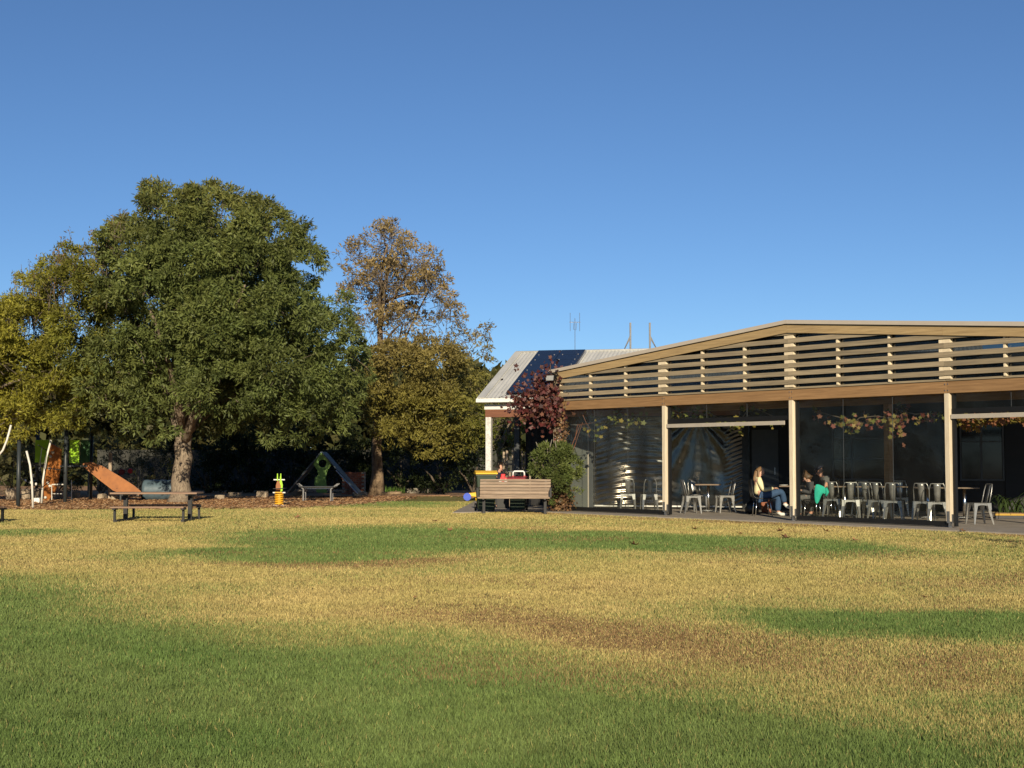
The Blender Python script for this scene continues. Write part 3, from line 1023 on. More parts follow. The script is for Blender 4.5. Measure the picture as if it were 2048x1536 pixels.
def added_back_belt():
    # unseen trees added far behind the viewer to darken reflections in plastic and panes
    n0 = 700
    x = RNG.uniform(-75, 75, n0); D = -72 - RNG.uniform(0, 8, n0)
    hh = 10.0 + 5.5 * fbm(x / 9.0, D / 9.0, 1.0, 3, 84.0)
    z = hh * RNG.random(n0) ** 0.7
    k = 26
    p = np.repeat(np.stack([x, D, z], 1), k, axis=0) + unit(RNG.normal(size=(n0 * k, 3))) * RNG.uniform(.4, 1.8, (n0 * k, 1))
    p[:, 2] = np.abs(p[:, 2])
    col = np.array([[0.05, 0.065, 0.02], [0.08, 0.09, 0.028], [0.12, 0.11, 0.03]])[RNG.integers(0, 3, n0 * k)]
    o = leaves('added_back_trees', p, unit(RNG.normal(size=(n0 * k, 3))), RNG.uniform(.5, .9, n0 * k), RNG.uniform(.3, .5, n0 * k), col, None)
    tag(o, 'unseen belt of trees added far behind the viewer for reflections', 'wood', kind='stuff')


added_back_belt()

# ================================================================== HOUSE WITH VERANDAH
house = empty('verandah_house', 'low house with pale corrugated roof and open verandah behind the timber pavilion', 'house', HO_O, HO_A)
EAVE_Z, EAVE_Y, RID_Z, RID_Y = 3.20, -0.30, 4.86, 4.02


def corrugated(name, x0, x1, y0, z0, y1, z1, parent, per=0.12, amp=0.016):
    nx = int((x1 - x0) / per * 4)
    xs = np.linspace(x0, x1, nx + 1)
    w = np.sin(xs / per * 2 * math.pi) * amp
    V = np.concatenate([np.stack([xs, np.full_like(xs, y0), z0 + w], 1), np.stack([xs, np.full_like(xs, y1), z1 + w], 1)])
    i = np.arange(nx)
    Q = np.stack([i, i + 1, i + nx + 2, i + nx + 1], 1)
    return np_mesh(name, V, Q, 'galvroof', None, parent)


rf = corrugated('roof_sheet', -0.22, 14.0, EAVE_Y, EAVE_Z, RID_Y, RID_Z, house)
corrugated('roof_sheet', -0.22, 14.0, RID_Y, RID_Z, RID_Y * 2 - EAVE_Y, EAVE_Z, house)
m = MB(); m.tube([(-0.24, RID_Y, RID_Z + 0.015), (14, RID_Y, RID_Z + 0.015)], 0.035, 8); m.build('ridge_cap', 'galvroof', house, True)
sl = Vector((0, RID_Y - EAVE_Y, RID_Z - EAVE_Z))
m = MB(); m.bar((-0.16, EAVE_Y, EAVE_Z + 0.028), (-0.16, RID_Y, RID_Z + 0.028), 0.22, 0.02); m.build('barge_cap', 'galvroof', house)
m = MB(); m.bar((-0.262, EAVE_Y + 0.02, EAVE_Z - 0.06), (-0.262, RID_Y, RID_Z - 0.06), 0.03, 0.16); m.build('barge_board', 'white', house)
g_ = MB(); g_.prism([(EAVE_Y - 0.11, 3.085), (EAVE_Y + 0.0, 3.07), (EAVE_Y + 0.0, 3.19), (EAVE_Y - 0.02, 3.19), (EAVE_Y - 0.10, 3.195)], 'x', -0.28, 7.3)
g_.build('gutter', 'white', house)
m = MB(); m.box(-0.12, 7.3, -0.075, -0.045, 2.885, 3.03); m.build('fascia', 'white', house)
m = MB(); m.box(-0.10, 7.3, -0.05, 0.05, 2.66, 2.88); m.build('verandah_beam', 'redbeam', house)
for (x, y, w, mm) in ((0, 0, 0.16, 'palewhite'), (0.28, 2.2, 0.16, 'darkframe'), (2.30, 0, 0.11, 'darkframe')):
    m = MB(); m.box(x - w / 2, x + w / 2, y - w / 2, y + w / 2, SLABZ, 2.66 if y < 1 else 3.7)
    m.build('verandah_post', mm, house)
m = MB(); m.box(0.45, 7.6, 2.55, 2.7, SLABZ, 3.9); m.build('wall', 'darkwall', house)
m = MB(); m.box(0.45, 0.6, 2.71, 8.2, SLABZ, 3.3); m.build('wall', 'darkwall', house)
for i in range(9):     # cladding battens on the shaded wall left of the pavilion
    x = 0.5 + i * 0.22
    m = MB(); m.box(x, x + 0.15, 2.525, 2.549, SLABZ, 3.4); m.build('cladding_board', 'darkwall', house)
# wall behind the pavilion: weatherboards, windows, doorways
m = MB(); m.box(7.55, 18, 0.03, 0.15, SLABZ, 4.35); m.build('wall', 'darkwall', house)
bd = MB(); bd.prism([(0.025, 0.0), (-0.012, 0.0), (0.0, 0.185), (0.025, 0.185)], 'x', 0, 1); bdm = bd.mesh('weatherboard', 'darkwall')
for (xa, xb) in ((8.75, 9.78), (11.32, 13.1), (14.3, 15.9)):
    for i in range(15):
        o = bpy.data.objects.new('weatherboard', bdm); COL.objects.link(o); o.parent = house
        o.location = (xa, 0, SLABZ + 0.02 + i * 0.18); o.scale = (xb - xa, 1, 1)


def window(x0, x1, z0, z1, vx, hz, y=-0.03):
    fr = MB()
    fr.box(x0, x1, y - .03, y + .03, z1 - .05, z1); fr.box(x0, x1, y - .03, y + .03, z0, z0 + .05)
    fr.box(x0, x0 + .05, y - .03, y + .03, z0 + .05, z1 - .05); fr.box(x1 - .05, x1, y - .03, y + .03, z0 + .05, z1 - .05)
    f = fr.build('window', 'darkframe', house)
    for v in vx:
        m = MB(); m.box(v - .03, v + .03, y - .032, y + .028, z0 + .052, z1 - .052); m.build('mullion', 'darkframe', f)
    ed = [x0 + .05] + sorted(vx) + [x1 - .05]
    for a, b in zip(ed[:-1], ed[1:]):
        for h in hz:
            m = MB(); m.box(a + .032, b - .032, y - .025, y + .025, h - .02, h + .02); m.build('glazing_bar', 'darkframe', f)
        m = MB(); m.box(a + .01, b - .01, y + .002, y + .01, z0 + .05, z1 - .05); m.build('pane', 'glass', f)


window(9.8, 11.28, 0.85, 2.45, [10.33], [1.43, 1.98])
window(13.15, 14.28, 0.85, 2.4, [13.7], [1.9])
m = MB(); m.box(7.62, 8.35, -0.02, 0.025, SLABZ, 2.25); d_ = m.build('door', 'darkframe', house)
m = MB(); m.tube([(8.25, -0.05, 1.0), (8.25, -0.05, 1.2)], 0.012, 6); m.build('handle', 'steel', d_)
# grey glazed door panel and crinkled blind on the verandah line
m = MB(); m.box(2.45, 2.95, -0.01, 0.015, 0.06, 2.40); gp = m.build('screen_panel', 'greypanel', house)
m = MB(); m.box(2.95, 2.99, -0.02, 0.02, 0.04, 2.44); m.build('frame', 'silverrail', gp)
m = MB(); m.box(2.45, 2.95, -0.02, 0.02, 2.402, 2.44); m.build('frame', 'silverrail', gp)
m = MB(); m.box(2.995, 3.12, -0.05, 0.05, SLABZ, 2.66); m.build('verandah_post', 'darkframe', house)


def crinkle_blind(x0, x1, z0, z1, name='crinkled_blind'):
    nx, nz = 230, 130
    u = np.linspace(0, 1, nx + 1); v = np.linspace(0, 1, nz + 1)
    U, Vv = np.meshgrid(u, v, indexing='ij')
    X = U * (x1 - x0); Z = Vv * (z1 - z0)
    nn = fbm(X.ravel(), Z.ravel(), 0.8, 2, 90).reshape(X.shape); n2 = fbm(X.ravel(), Z.ravel(), 2.0, 2, 95).reshape(X.shape)
    cat = Z - 0.10 * (X - 0.2) + 0.10 * (X - 0.9) ** 2
    a = np.sin((cat * 6.2 + nn * 1.3) * 2 * math.pi) * 0.0065 * (0.6 + np.clip(1.4 - Z, 0, 1) * 0.8)
    ang = np.arctan2(2.5 - Z, X - 3.0); rad = np.hypot(2.5 - Z, X - 3.0)
    b = np.sin(ang * 17 + nn * 3.0) * 0.010 * np.clip(rad, 0.3, 1.7)
    w = 1 / (1 + np.exp(-(X - 1.95) * 9))
    e = np.clip((X - (x1 - x0) + 0.55) / 0.5, 0, 1)
    c = np.sin((Z * 8.0 - X * 3.2 + nn * 2) * 2 * math.pi) * 0.008
    bil = np.sin(X / 1.15 * 2 * math.pi + 1.0 + nn * 1.5) * 0.045 * (1 - w)
    Y = a * 1.25 * (1 - w) + b * w * (1 - e) + c * e + (n2 - 0.5) * 0.03 + bil
    Vt = np.stack([x0 + X, Y, z0 + Z], -1).reshape(-1, 3)
    i, j = np.meshgrid(np.arange(nx), np.arange(nz), indexing='ij')
    q = (i * (nz + 1) + j).ravel()
    Q = np.stack([q, q + nz + 1, q + nz + 2, q + 1], 1)
    o = np_mesh(name, Vt, Q, 'crinkle', None, house, smooth=True)
    m = MB(); m.box(x0, x1, -0.02, 0.02, z0 - 0.035, z0 + 0.005); m.build('bottom_rail', 'white', o)
    return o


crinkle_blind(3.13, 7.35, 0.12, 2.62)
m = MB(); m.box(7.36, 7.54, -0.09, 0.09, SLABZ, 2.66); m.build('verandah_post', 'blackplastic', house)

# solar panels
arr = empty('solar_array', 'dark blue solar panels on the corrugated house roof', 'solar panels', HO_O, HO_A)
sv = sl.normalized(); sn = Vector((0, -sv.z, sv.y))
pw, ph = 0.765, 0.53
pm = MB(); pm.box(0.009, pw - 0.009, 0.009, ph - 0.009, 0, 0.034); pmm = pm.mesh('panel', 'solar')
cl = MB(); cl.box(0, 0.03, 0, 0.03, 0, 0.012); clm = cl.mesh('clamp', 'alu')
rot = Matrix((Vector((1, 0, 0)), sv, sn)).transposed().to_euler()
for c in range(2):
    for r in range(8):
        t = 0.18 + r * ph
        b = Vector((0.56 + c * pw, EAVE_Y, EAVE_Z)) + sv * t + sn * 0.09
        o = bpy.data.objects.new('panel', pmm); COL.objects.link(o); o.parent = arr; o.location = b; o.rotation_euler = rot
        for cx_ in (0.12, 0.62):
            q = bpy.data.objects.new('clamp', clm); COL.objects.link(q); q.parent = o; q.location = (cx_, -0.015, 0.036)
for xx in (0.55, 0.56 + pw, 0.57 + 2 * pw):
    m = MB()
    m.bar(Vector((xx, EAVE_Y, EAVE_Z)) + sv * 0.16 + sn * 0.062, Vector((xx, EAVE_Y, EAVE_Z)) + sv * (0.2 + 8 * ph) + sn * 0.062, 0.025, 0.04)
    m.build('mounting_rail', 'alu', arr)

# antenna and masts on the roof
def roofpt(px, py, D): return P(px, py, D)
ab = P(1150, 702, 45.2)
an = empty('tv_antenna', 'slim television antenna with two upright rods above the solar panels', 'antenna', ab)
k45 = 45.2 / F
m = MB(); m.tube([(0, 0, -0.3), (0, 0, 66 * k45)], 0.010, 6); m.build('mast', 'steel', an)
m = MB(); m.tube([(-11 * k45, 0, 58 * k45), (11 * k45, 0, 58 * k45)], 0.010, 6); m.build('crossbar', 'steel', an)
for sx in (-9.5, 9.5):
    m = MB(); m.tube([(sx * k45, 0, 40 * k45), (sx * k45, 0, 77 * k45)], 0.008, 6); m.build('rod', 'steel', an)
m = MB(); m.tube([(-2 * k45, 0, 56 * k45), (-3 * k45, 0.02, 44 * k45), (2 * k45, 0, 42 * k45), (3 * k45, 0, 56 * k45)], 0.008, 6); m.build('dipole', 'steel', an)
for (px, top, bot, brace, lab) in ((1261, 645, 712, -1, 'left one of two braced steel masts on the roof'), (1300, 645, 706, 1, 'right one of two braced steel masts on the roof')):
    b = P(px, bot + 6, 45.0)
    ms = empty('braced_mast', lab, 'mast', b, group='braced masts on the roof')
    kk = 45.0 / F
    m = MB(); m.bar((0, 0, -0.2), (0, 0, (bot + 6 - top) * kk), 0.055, 0.07); m.build('mast', 'mast', ms)
    for dz in (0, 5):
        m = MB(); m.bar((0, 0, (bot - 664 - dz) * kk), (brace * 22 * kk, 0.05, (-4 + dz) * kk), 0.022, 0.03); m.build('brace', 'mast', ms)
vb = P(1283, 712, 45.0)
rv = empty('roof_vent', 'low ribbed metal vent box between the two masts', 'vent', vb)
m = MB(); m.box(-0.28, 0.28, -0.2, 0.2, -0.2, 0.16); m.build('housing', 'galvroof', rv)
for i in range(6):
    m = MB(); m.box(-0.26 + i * 0.095, -0.24 + i * 0.095, -0.215, -0.201, -0.15, 0.15); m.build('rib', 'galvroof', rv)

# ================================================================== TIMBER PAVILION
pv = empty('timber_pavilion', 'long timber framed pavilion with louvred gable and clear plastic blinds', 'pavilion', PAV_O, PAV_A)
PT_TOP = 2.76; BEAM_T = 3.01; RIDGE_S = 8.3; RS = 0.0842
def rtop(s): return 4.486 - RS * abs(s - RIDGE_S)
S0, S1 = -0.22, 16.82
for i in range(5):
    s = i * BAY
    m = MB(); m.box(s - .0575, s + .0575, -.0575, .0575, 0.15, PT_TOP)
    po = m.build('post', 'post', pv, bevel=0.006)
    m = MB(); m.box(s - .035, s + .035, -.064, -.0585, 0.12, 0.36); m.box(s + .0585, s + .064, -.035, .035, 0.12, 0.30); m.build('bracket', 'steel', po)
    m = MB(); m.box(s - .025, s + .025, -.025, .025, 0.0, 0.149); m.build('stirrup', 'steel', po)
    for z in (PT_TOP + .06, PT_TOP + .19):
        for ds in (-.035, .035):
            m = MB(); m.lathe([(0.012, 0), (0.012, 0.012)], (s + ds, -.062, z), 8, 'y'); m.build('bolt', 'steel', po)
edges = [S0 + .05, BAY, 2 * BAY, 3 * BAY, S1 - .05]
for a, b in zip(edges[:-1], edges[1:]):
    m = MB(); m.box(a + .003, b - .003, -.05, .05, PT_TOP + .002, BEAM_T); m.build('beam', 'beam', pv, bevel=0.005)
    m = MB(); m.box(a + .003, b - .003, -.075, .05, BEAM_T + .004, BEAM_T + .045); m.build('sill_board', 'slat', pv)
    # inner face rail
# slats
SP = 0.187
for i in range(7):
    zc = 3.176 + i * SP; z0, z1 = zc - .052, zc + .052
    lim = (4.486 - (z1 + 0.02)) / RS
    sa, sb = max(S0 - .02, RIDGE_S - lim), min(S1 + .02, RIDGE_S + lim)
    cuts = [c for c in (BAY, 2 * BAY, 3 * BAY) if sa + .3 < c < sb - .3]
    ed = [sa] + cuts + [sb]
    for a, b in zip(ed[:-1], ed[1:]):
        j1, j2 = random.uniform(-.004, .004), random.uniform(-.004, .004)
        m = MB(); m.bar((a + .002, -.115, zc + j1), (b - .002, -.115, zc + j2), 0.024, 0.104); m.build('slat', 'slat', pv)
# studs
st_s = [0.16, -0.12]
for b in range(4):
    st_s += [b * BAY + BAY / 3, b * BAY + 2 * BAY / 3]
for s in st_s:
    m = MB(); m.box(s - .024, s + .024, -.102, -.012, BEAM_T + .046, rtop(s) - .06); m.build('stud', 'stud', pv)
for i in range(1, 4):
    s = i * BAY
    for ds in (-.09, .0, .09):
        m = MB(); m.box(s + ds - .044, s + ds + .044, -.102, -.012 + (.02 if ds else 0), BEAM_T + .046, rtop(s) - .06); m.build('stud', 'stud', pv)
# rafters along the gable
def slope_box(a, b, y0, y1, zo0, zo1, name, mm, parent=pv):
    m = MB()
    vs = []
    for s in (a, b):
        for y in (y0, y1):
            for zo in (zo0, zo1):
                vs.append((s, y, rtop(s) + zo))
    m.add(vs, [(0, 1, 3, 2), (4, 6, 7, 5), (0, 4, 5, 1), (2, 3, 7, 6), (0, 2, 6, 4), (1, 5, 7, 3)])
    return m.build(name, mm, parent)
for a, b in ((S0, BAY), (BAY, RIDGE_S), (RIDGE_S, 3 * BAY), (3 * BAY, S1)):
    slope_box(a + .002, b - .002, -.165, -.13, -.19, 0.0, 'rafter', 'rafter')
    slope_box(a + .001, b - .001, -.215, -.12, 0.012, 0.10, 'roof_capping', 'cap')
# roof sheets: two planes reaching back over the house eave
for a, b in ((S0 - .05, RIDGE_S), (RIDGE_S, S1 + .05)):
    ya, yb = (4.2, 8.0) if a < RIDGE_S - 1 else (8.0, 9.0)
    m = MB()
    ba, bb = (2.9 if a < 1 else 7.5), (8.2 if a < 1 else 12.0)
    vs = [(a, -.118, rtop(a) + .03), (b, -.118, rtop(b) + .03), (b, bb, rtop(b) + .03), (a, ba, rtop(a) + .03)]
    vs += [(p[0], p[1], p[2] + .05) for p in vs]
    m.add(vs, [(0, 1, 2, 3), (7, 6, 5, 4), (0, 4, 5, 1), (1, 5, 6, 2), (2, 6, 7, 3), (3, 7, 4, 0)])
    m.build('roof_sheet', 'cap', pv)
    m = MB(); m.add([(p[0], p[1], p[2] - .02) for p in vs[:4]], [(0, 1, 2, 3)]); m.build('added_dark_ceiling', 'darkwall', pv)  # dark sheet added under the roof to stop light bouncing inside
# gable glazing between posts, behind the louvres
for b in range(4):
    a_, b_ = b * BAY + .02 - (.2 if b == 0 else 0), (b + 1) * BAY - .02
    pts = [(a_, BEAM_T + .05), (b_, BEAM_T + .05), (b_, rtop(b_) - .02)]
    pts.append((a_, rtop(a_) - .02))
    m = MB(); m.prism(pts, 'y', -.004, 0.0); m.build('gable_pane', 'gable_glass', pv)
# inner beam and post
m = MB(); m.box(1.0, S1 - .1, 2.25, 2.35, 2.70, 2.95); m.build('inner_beam', 'beam', pv)
IP = Vector((8.73, 33.0, 0)) - PAV_O
ips = IP.dot(PD)
m = MB(); m.box(ips - .07, ips + .07, 2.30 - .07, 2.30 + .07, SLABZ, 2.70); m.build('inner_post', 'beam', pv)
for y in (1.1, 3.4):
    m = MB(); m.box(1.0 if y < 2 else 3.0, S1 - .1, y - .03, y + .03, 2.98, 3.12); m.build('purlin', 'redbeam', pv)

# clear blinds, one per bay
def blind(b, zbot, mm, rail, seams=(1 / 3, 2 / 3)):
    a_, c_ = b * BAY + .13, (b + 1) * BAY - .075
    y = 0.035
    nx, nz = 40, 24
    xs = np.linspace(a_, c_, nx + 1); zs = np.linspace(zbot, PT_TOP - .01, nz + 1)
    X, Z = np.meshgrid(xs, zs, indexing='ij')
    n = fbm(X.ravel(), Z.ravel(), 0.7, 2, 120 + b * 9).reshape(X.shape)
    Y = y + (n - .5) * 0.05
    i, j = np.meshgrid(np.arange(nx), np.arange(nz), indexing='ij')
    q = (i * (nz + 1) + j).ravel()
    o = np_mesh('clear_blind', np.stack([X, Y, Z], -1).reshape(-1, 3), np.stack([q, q + nz + 1, q + nz + 2, q + 1], 1), mm, None, pv, True)
    m = MB(); m.box(a_ - .05, c_ + .02, y - .03, y + .03, zbot - .10, zbot); m.build('bottom_rail', 'black', o)
    if rail:
        m = MB(); m.box(a_ - .05, c_ - .15, y - .07, y - .033, zbot - .21, zbot - .12); m.build('roller_rail', 'silverrail', o)
    for t in seams:
        x = a_ + (c_ - a_) * t
        m = MB(); m.box(x - .005, x + .005, y - .034, y - .028, zbot, PT_TOP - .01); m.build('seam', 'darkframe', o)
    for x in (a_ - .025, c_ + .02):
        m = MB(); m.box(x - .025, x + .025, y - .02, y + .06, 0.05, PT_TOP - .005); m.build('side_track', 'black', o)
    return o


blind(0, 0.15, 'clear2', False)
blind(1, 2.42, 'clear', True)
blind(2, 0.15, 'clear', False)
blind(3, 2.45, 'clear', True)

# floodlight on the pavilion corner
flp = pav(0.24, -0.50, 3.60)
fl = empty('floodlight', 'black floodlight on the left corner of the pavilion roof', 'light', flp, PAV_A + R(20))
m = MB(); m.prism([(-.13, -.06), (.13, -.06), (.15, .10), (-.15, .10)], 'y', -.05, .02)
hd = m.build('housing', 'black', fl)
m = MB(); m.prism([(-.11, -.045), (.11, -.045), (.125, .085), (-.125, .085)], 'y', -.058, -.0505); m.build('lens', 'lampglass', hd)
m = MB(); m.bar((-.16, 0, .02), (-.16, .1, .14), .02, .03); m.bar((.16, 0, .02), (.16, .1, .14), .02, .03); m.bar((-.17, .1, .14), (.17, .1, .14), .03, .02); m.bar((0, .1, .14), (.0, .34, .10), .04, .03); m.build('bracket', 'black', fl)

# ================================================================== VINES
def leaf_shape_cloud(name, pts, size, cols, parent):
    """broad lobed vine leaves, five-pointed"""
    n = len(pts)
    rad = np.array([1.0, .55, .9, .5, .75, .35, .75, .5, .9, .55]); ang = np.linspace(0, 2 * math.pi, 11)[:-1] - math.pi / 2
    base = np.stack([np.cos(ang) * rad, np.sin(ang) * rad], 1)
    nrm = unit(RNG.normal(size=(n, 3)) * 0.7 + np.array([-0.3, -0.9, 0.1]))
    t1 = unit(np.cross(nrm, RNG.normal(size=(n, 3)) * 0.5 + np.array([0, 0, 1.0]))); t2 = np.cross(nrm, t1)
    s = size * RNG.uniform(0.6, 1.25, n)
    V = pts[:, None, :] + (t1[:, None, :] * base[None, :, :1] + t2[:, None, :] * base[None, :, 1:]) * s[:, None, None]
    V = V + nrm[:, None, :] * (RNG.random((n, 10, 1)) - .5) * s[:, None, None] * 0.4
    cc = np.array(cols)[RNG.integers(0, len(cols), n)] * RNG.uniform(.7, 1.25, (n, 1))
    o = np_mesh(name, V.reshape(-1, 3), np.arange(n * 10).reshape(-1, 10), 'leaf', np.repeat(cc, 10, axis=0), parent)
    o['kind'] = 'stuff'
    return o


def facade_D(px): return 40.533 / (1 + 1.2908 * (px - CX) / F)


def vine(label, pts_spec, cols, size, base, name='grape_vine'):
    root = empty(name, label, 'vine', base)
    b = np.array(base)
    P_ = []
    for (px, py, D, rx, rz, n) in pts_spec:
        c = np.array(P(px, py, D)) - b
        k = D / F
        P_.append(c + RNG.normal(size=(n, 3)) * np.array([rx * k * .5, 0.16, rz * k * .5]))
    P_ = np.concatenate(P_)
    leaf_shape_cloud('leaves', P_, size, cols, root)
    return root, P_


RED = [(0.085, 0.024, 0.024), (0.14, 0.036, 0.034), (0.055, 0.02, 0.018), (0.15, 0.065, 0.04), (0.19, 0.10, 0.09)]
cb = pav(-0.12, -0.05, 0)
vr, vp = vine('dark red vine spilling over the pavilion corner and beam', [(1076, 800, 38.7, 56, 46, 420), (1088, 772, 38.8, 30, 26, 130), (1058, 815, 38.8, 40, 30, 210), (1100, 830, 38.6, 28, 40, 180), (1092, 800, 38.5, 36, 40, 200),
                                                               (1118, 735, 38.8, 10, 24, 14), (1100, 722, 38.8, 8, 14, 6), (1085, 740, 38.8, 16, 16, 12)], RED, 0.075, cb)
m = MB()
for (q0, q1, q2) in (((1120, 850), (1105, 790), (1100, 720)), ((1118, 840), (1085, 800), (1050, 810)), ((1120, 850), (1110, 770), (1122, 735))):
    m.tube([P(*q0, 38.75) - cb, P(*q1, 38.7) - cb, P(*q2, 38.75) - cb], [0.018, 0.012, 0.005], 5)
m.build('stem', 'twig', vr)
DRYV = [(0.20, 0.11, 0.05), (0.14, 0.075, 0.04), (0.27, 0.16, 0.08), (0.10, 0.07, 0.03)]
cb2 = pav(-0.05, -0.12, 0)
dv, dp = vine('dried brown creeper climbing the leftmost pavilion post', [(1124, 860, 38.6, 11, 44, 160), (1122, 910, 38.6, 12, 40, 130), (1122, 985, 38.5, 22, 40, 330), (1120, 1008, 38.45, 28, 18, 260)], DRYV, 0.05, cb2, 'creeper')
m = MB()
for i in range(9):
    x = random.uniform(-.12, .12)
    m.tube([(x, random.uniform(-.08, .02), 0), (x * .6 + random.uniform(-.04, .04), -.03, 0.7), (x * .3, -.02, 1.5), (random.uniform(-.05, .05), -.01, 2.5)], [0.022, 0.018, 0.014, 0.006], 5)
m.build('stem', 'bark', dv)
YG = [(0.20, 0.20, 0.035), (0.15, 0.17, 0.03), (0.28, 0.22, 0.05), (0.12, 0.13, 0.03)]
MIX = [(0.20, 0.18, 0.04), (0.22, 0.07, 0.05), (0.26, 0.12, 0.08), (0.14, 0.15, 0.035), (0.28, 0.20, 0.07)]
for (lab, spec, cols, s) in [
    ('yellow green vine hanging behind the leftmost clear blind', [(1205, 850, 37.6, 60, 20, 14), (1240, 838, 37.4, 30, 16, 16), (1262, 842, 37.2, 30, 16, 14), (1285, 838, 37, 20, 12, 8), (1180, 850, 37.8, 30, 30, 14)], YG, 3.0),
    ('yellow vine leaves hanging under the rolled blind above the metal table', [(1350, 830, 36, 20, 16, 10), (1385, 830, 35.6, 40, 10, 14), (1405, 826, 35.4, 30, 12, 10), (1480, 853, 35, 20, 16, 22), (1440, 848, 35.2, 40, 10, 14), (1500, 822, 34.8, 30, 10, 10), (1555, 846, 34.4, 30, 8, 10)], YG, 7.0),
    ('red and yellow vine hanging behind the clear blind above the chair row', [(1625, 830, 33.6, 40, 20, 12), (1680, 845, 33, 40, 14, 22), (1720, 845, 32.8, 50, 16, 34), (1755, 842, 32.6, 30, 14, 20), (1790, 848, 32.2, 24, 28, 44), (1795, 830, 32.2, 20, 20, 16), (1830, 838, 32, 40, 12, 24), (1862, 836, 31.6, 24, 14, 18), (1704, 858, 32.9, 14, 12, 12)], MIX, 10.0),
    ('orange brown vine hanging under the rolled blind at the right edge', [(1930, 845, 31.2, 50, 12, 50), (1990, 842, 30.8, 50, 12, 44), (2030, 840, 30.4, 40, 12, 30), (1940, 852, 31.2, 40, 12, 20)], [(0.22, 0.13, 0.03), (0.28, 0.12, 0.06), (0.18, 0.15, 0.03)], 12.0)]:
    base = pav(s, 0.6, 0)
    spec = [(a, b, facade_D(a) + 0.75, c, d, n) for (a, b, _, c, d, n) in spec]
    r_, p_ = vine(lab, spec, cols, 0.075, base)
    m = MB()
    pr = sorted([P(q[0], q[1] - 10, q[2]) - base for q in spec], key=lambda v: v.x)
    m.tube(pr, 0.012, 5)
    m.build('stem', 'twig', r_)
# hanging canes behind the first clear blind
cn = empty('vine_canes', 'thin reddish bare canes arching behind the leftmost clear blind', 'vine', pav(1.0, 0.7, 0))
for (a, b, c) in (((1145, 905), (1165, 845), (1180, 875)), ((1150, 880), (1155, 850), (1190, 845)), ((1140, 900), (1160, 850), (1172, 862)), ((1165, 828), (1172, 845), (1182, 860))):
    bb = pav(1.0, 0.7, 0)
    m = MB(); m.tube([P(*a, 38.4) - bb, P(*b, 38.3) - bb, P(*c, 38.2) - bb], [0.010, 0.008, 0.004], 5); m.build('cane', 'redbeam', cn)

# round shrub beside the corner post
sb_ = G(1108, 1019)
sl_ = [(P(px, py, 38.1).x, 38.1 + dd, P(px, py, 38.1).z, r / (F / 38.1)) for px, py, r, dd in
       ((1110, 925, 34, 0), (1085, 930, 26, -.1), (1138, 940, 26, 0), (1110, 955, 30, -.2), (1145, 965, 18, 0), (1078, 945, 16, 0), (1130, 905, 16, .1), (1105, 985, 16, 0), (1148, 985, 10, 0))]
sh = shrub('rosemary_shrub', 'bushy green needle leaved shrub at the pavilion corner by the bench', sb_, sl_, (8, 0.105, 0.026, -0.25),
           [(0.075, 0.105, 0.028), (0.11, 0.14, 0.036), (0.16, 0.175, 0.06)], sub=60, per=1500, stem=0.035, stems=6)
m = MB()
for (x, y, x2, y2) in ((1080, 905, 1072, 884), (1088, 900, 1086, 884), (1095, 897, 1092, 880), (1100, 893, 1104, 879), (1074, 912, 1066, 903), (1112, 893, 1110, 882), (1070, 925, 1060, 912)):
    m.tube([P(x, y + 14, 38.1) - sb_, P(x, y, 38.05) - sb_, P(x2, y2, 38.0) - sb_], [0.012, 0.016, 0.012], 5)
m.build('flower_spike', 'greytimber', sh)


# ================================================================== FURNITURE
def cafe_chair(label, group=None):
    """sheet steel cafe chair, faces +x, origin on the floor under the seat"""
    c = empty('cafe_chair', label, 'chair', group=group)
    m = MB()
    m.prism([(-.17, -.15), (-.15, -.18), (.15, -.185), (.18, -.16), (.18, .16), (.15, .185), (-.15, .18), (-.17, .15)], 'z', 0.440, 0.455)
    seat = m.build('seat', 'galv', c, bevel=0.006)
    # arched aprons
    for k in range(4):
        ap = MB()
        a = []
        for i in range(9):
            t = -1 + i / 4
            a.append((t * .155, 0.345 + 0.065 * math.sqrt(max(0, 1 - (t * .92) ** 2))))
        poly = [(-.155, .44), (.155, .44)] + a[::-1]
        ap.prism(poly, 'y' if k < 2 else 'x', (-.183, .181, -.168, .176)[k], (-.181, .183, -.166, .178)[k])
        ap.build('apron', 'galv', c)
    for sx, sy in ((1, 1), (1, -1), (-1, 1), (-1, -1)):
        l = MB()
        top = Vector((sx * .145, sy * .15, .445)); kn = Vector((sx * .165, sy * .17, .30)); bot = Vector((sx * (.20 if sx > 0 else .235), sy * .205, 0.0))
        l.bar(kn, top, .062, .062, w2=.095, h2=.095); l.bar(bot, kn, .022, .022, w2=.06, h2=.06)
        l.build('leg', 'galv', c)
    # hoop back
    hp = []
    for i in range(17):
        t = i / 16
        a = math.pi * t
        y = -math.cos(a) * .185
        z = .455 + (.40) * (min(1, math.sin(a) * 1.45)) ** 0.8 if 0 < t < 1 else .455
        hp.append((-.16 - (z - .455) * .22, y * (1.0 if 0.1 < t < .9 else .93), z))
    h = MB(); h.tube(hp, 0.011, 8); h.build('back_frame', 'galv', c, True)
    s = MB()
    vs = []
    for z, w in ((.45, .055), (.62, .065), (.80, .075), (.85, .07)):
        x = -.165 - (z - .455) * .22
        vs += [(x, -w, z), (x - .012, 0, z), (x, w, z)]
    fs = []
    for i in range(3):
        for j in range(2):
            q = i * 3 + j
            fs.append((q, q + 1, q + 4, q + 3))
    s.add(vs, fs)
    s.build('splat', 'galv', c, True).modifiers.new('t', 'SOLIDIFY').thickness = 0.004
    return c


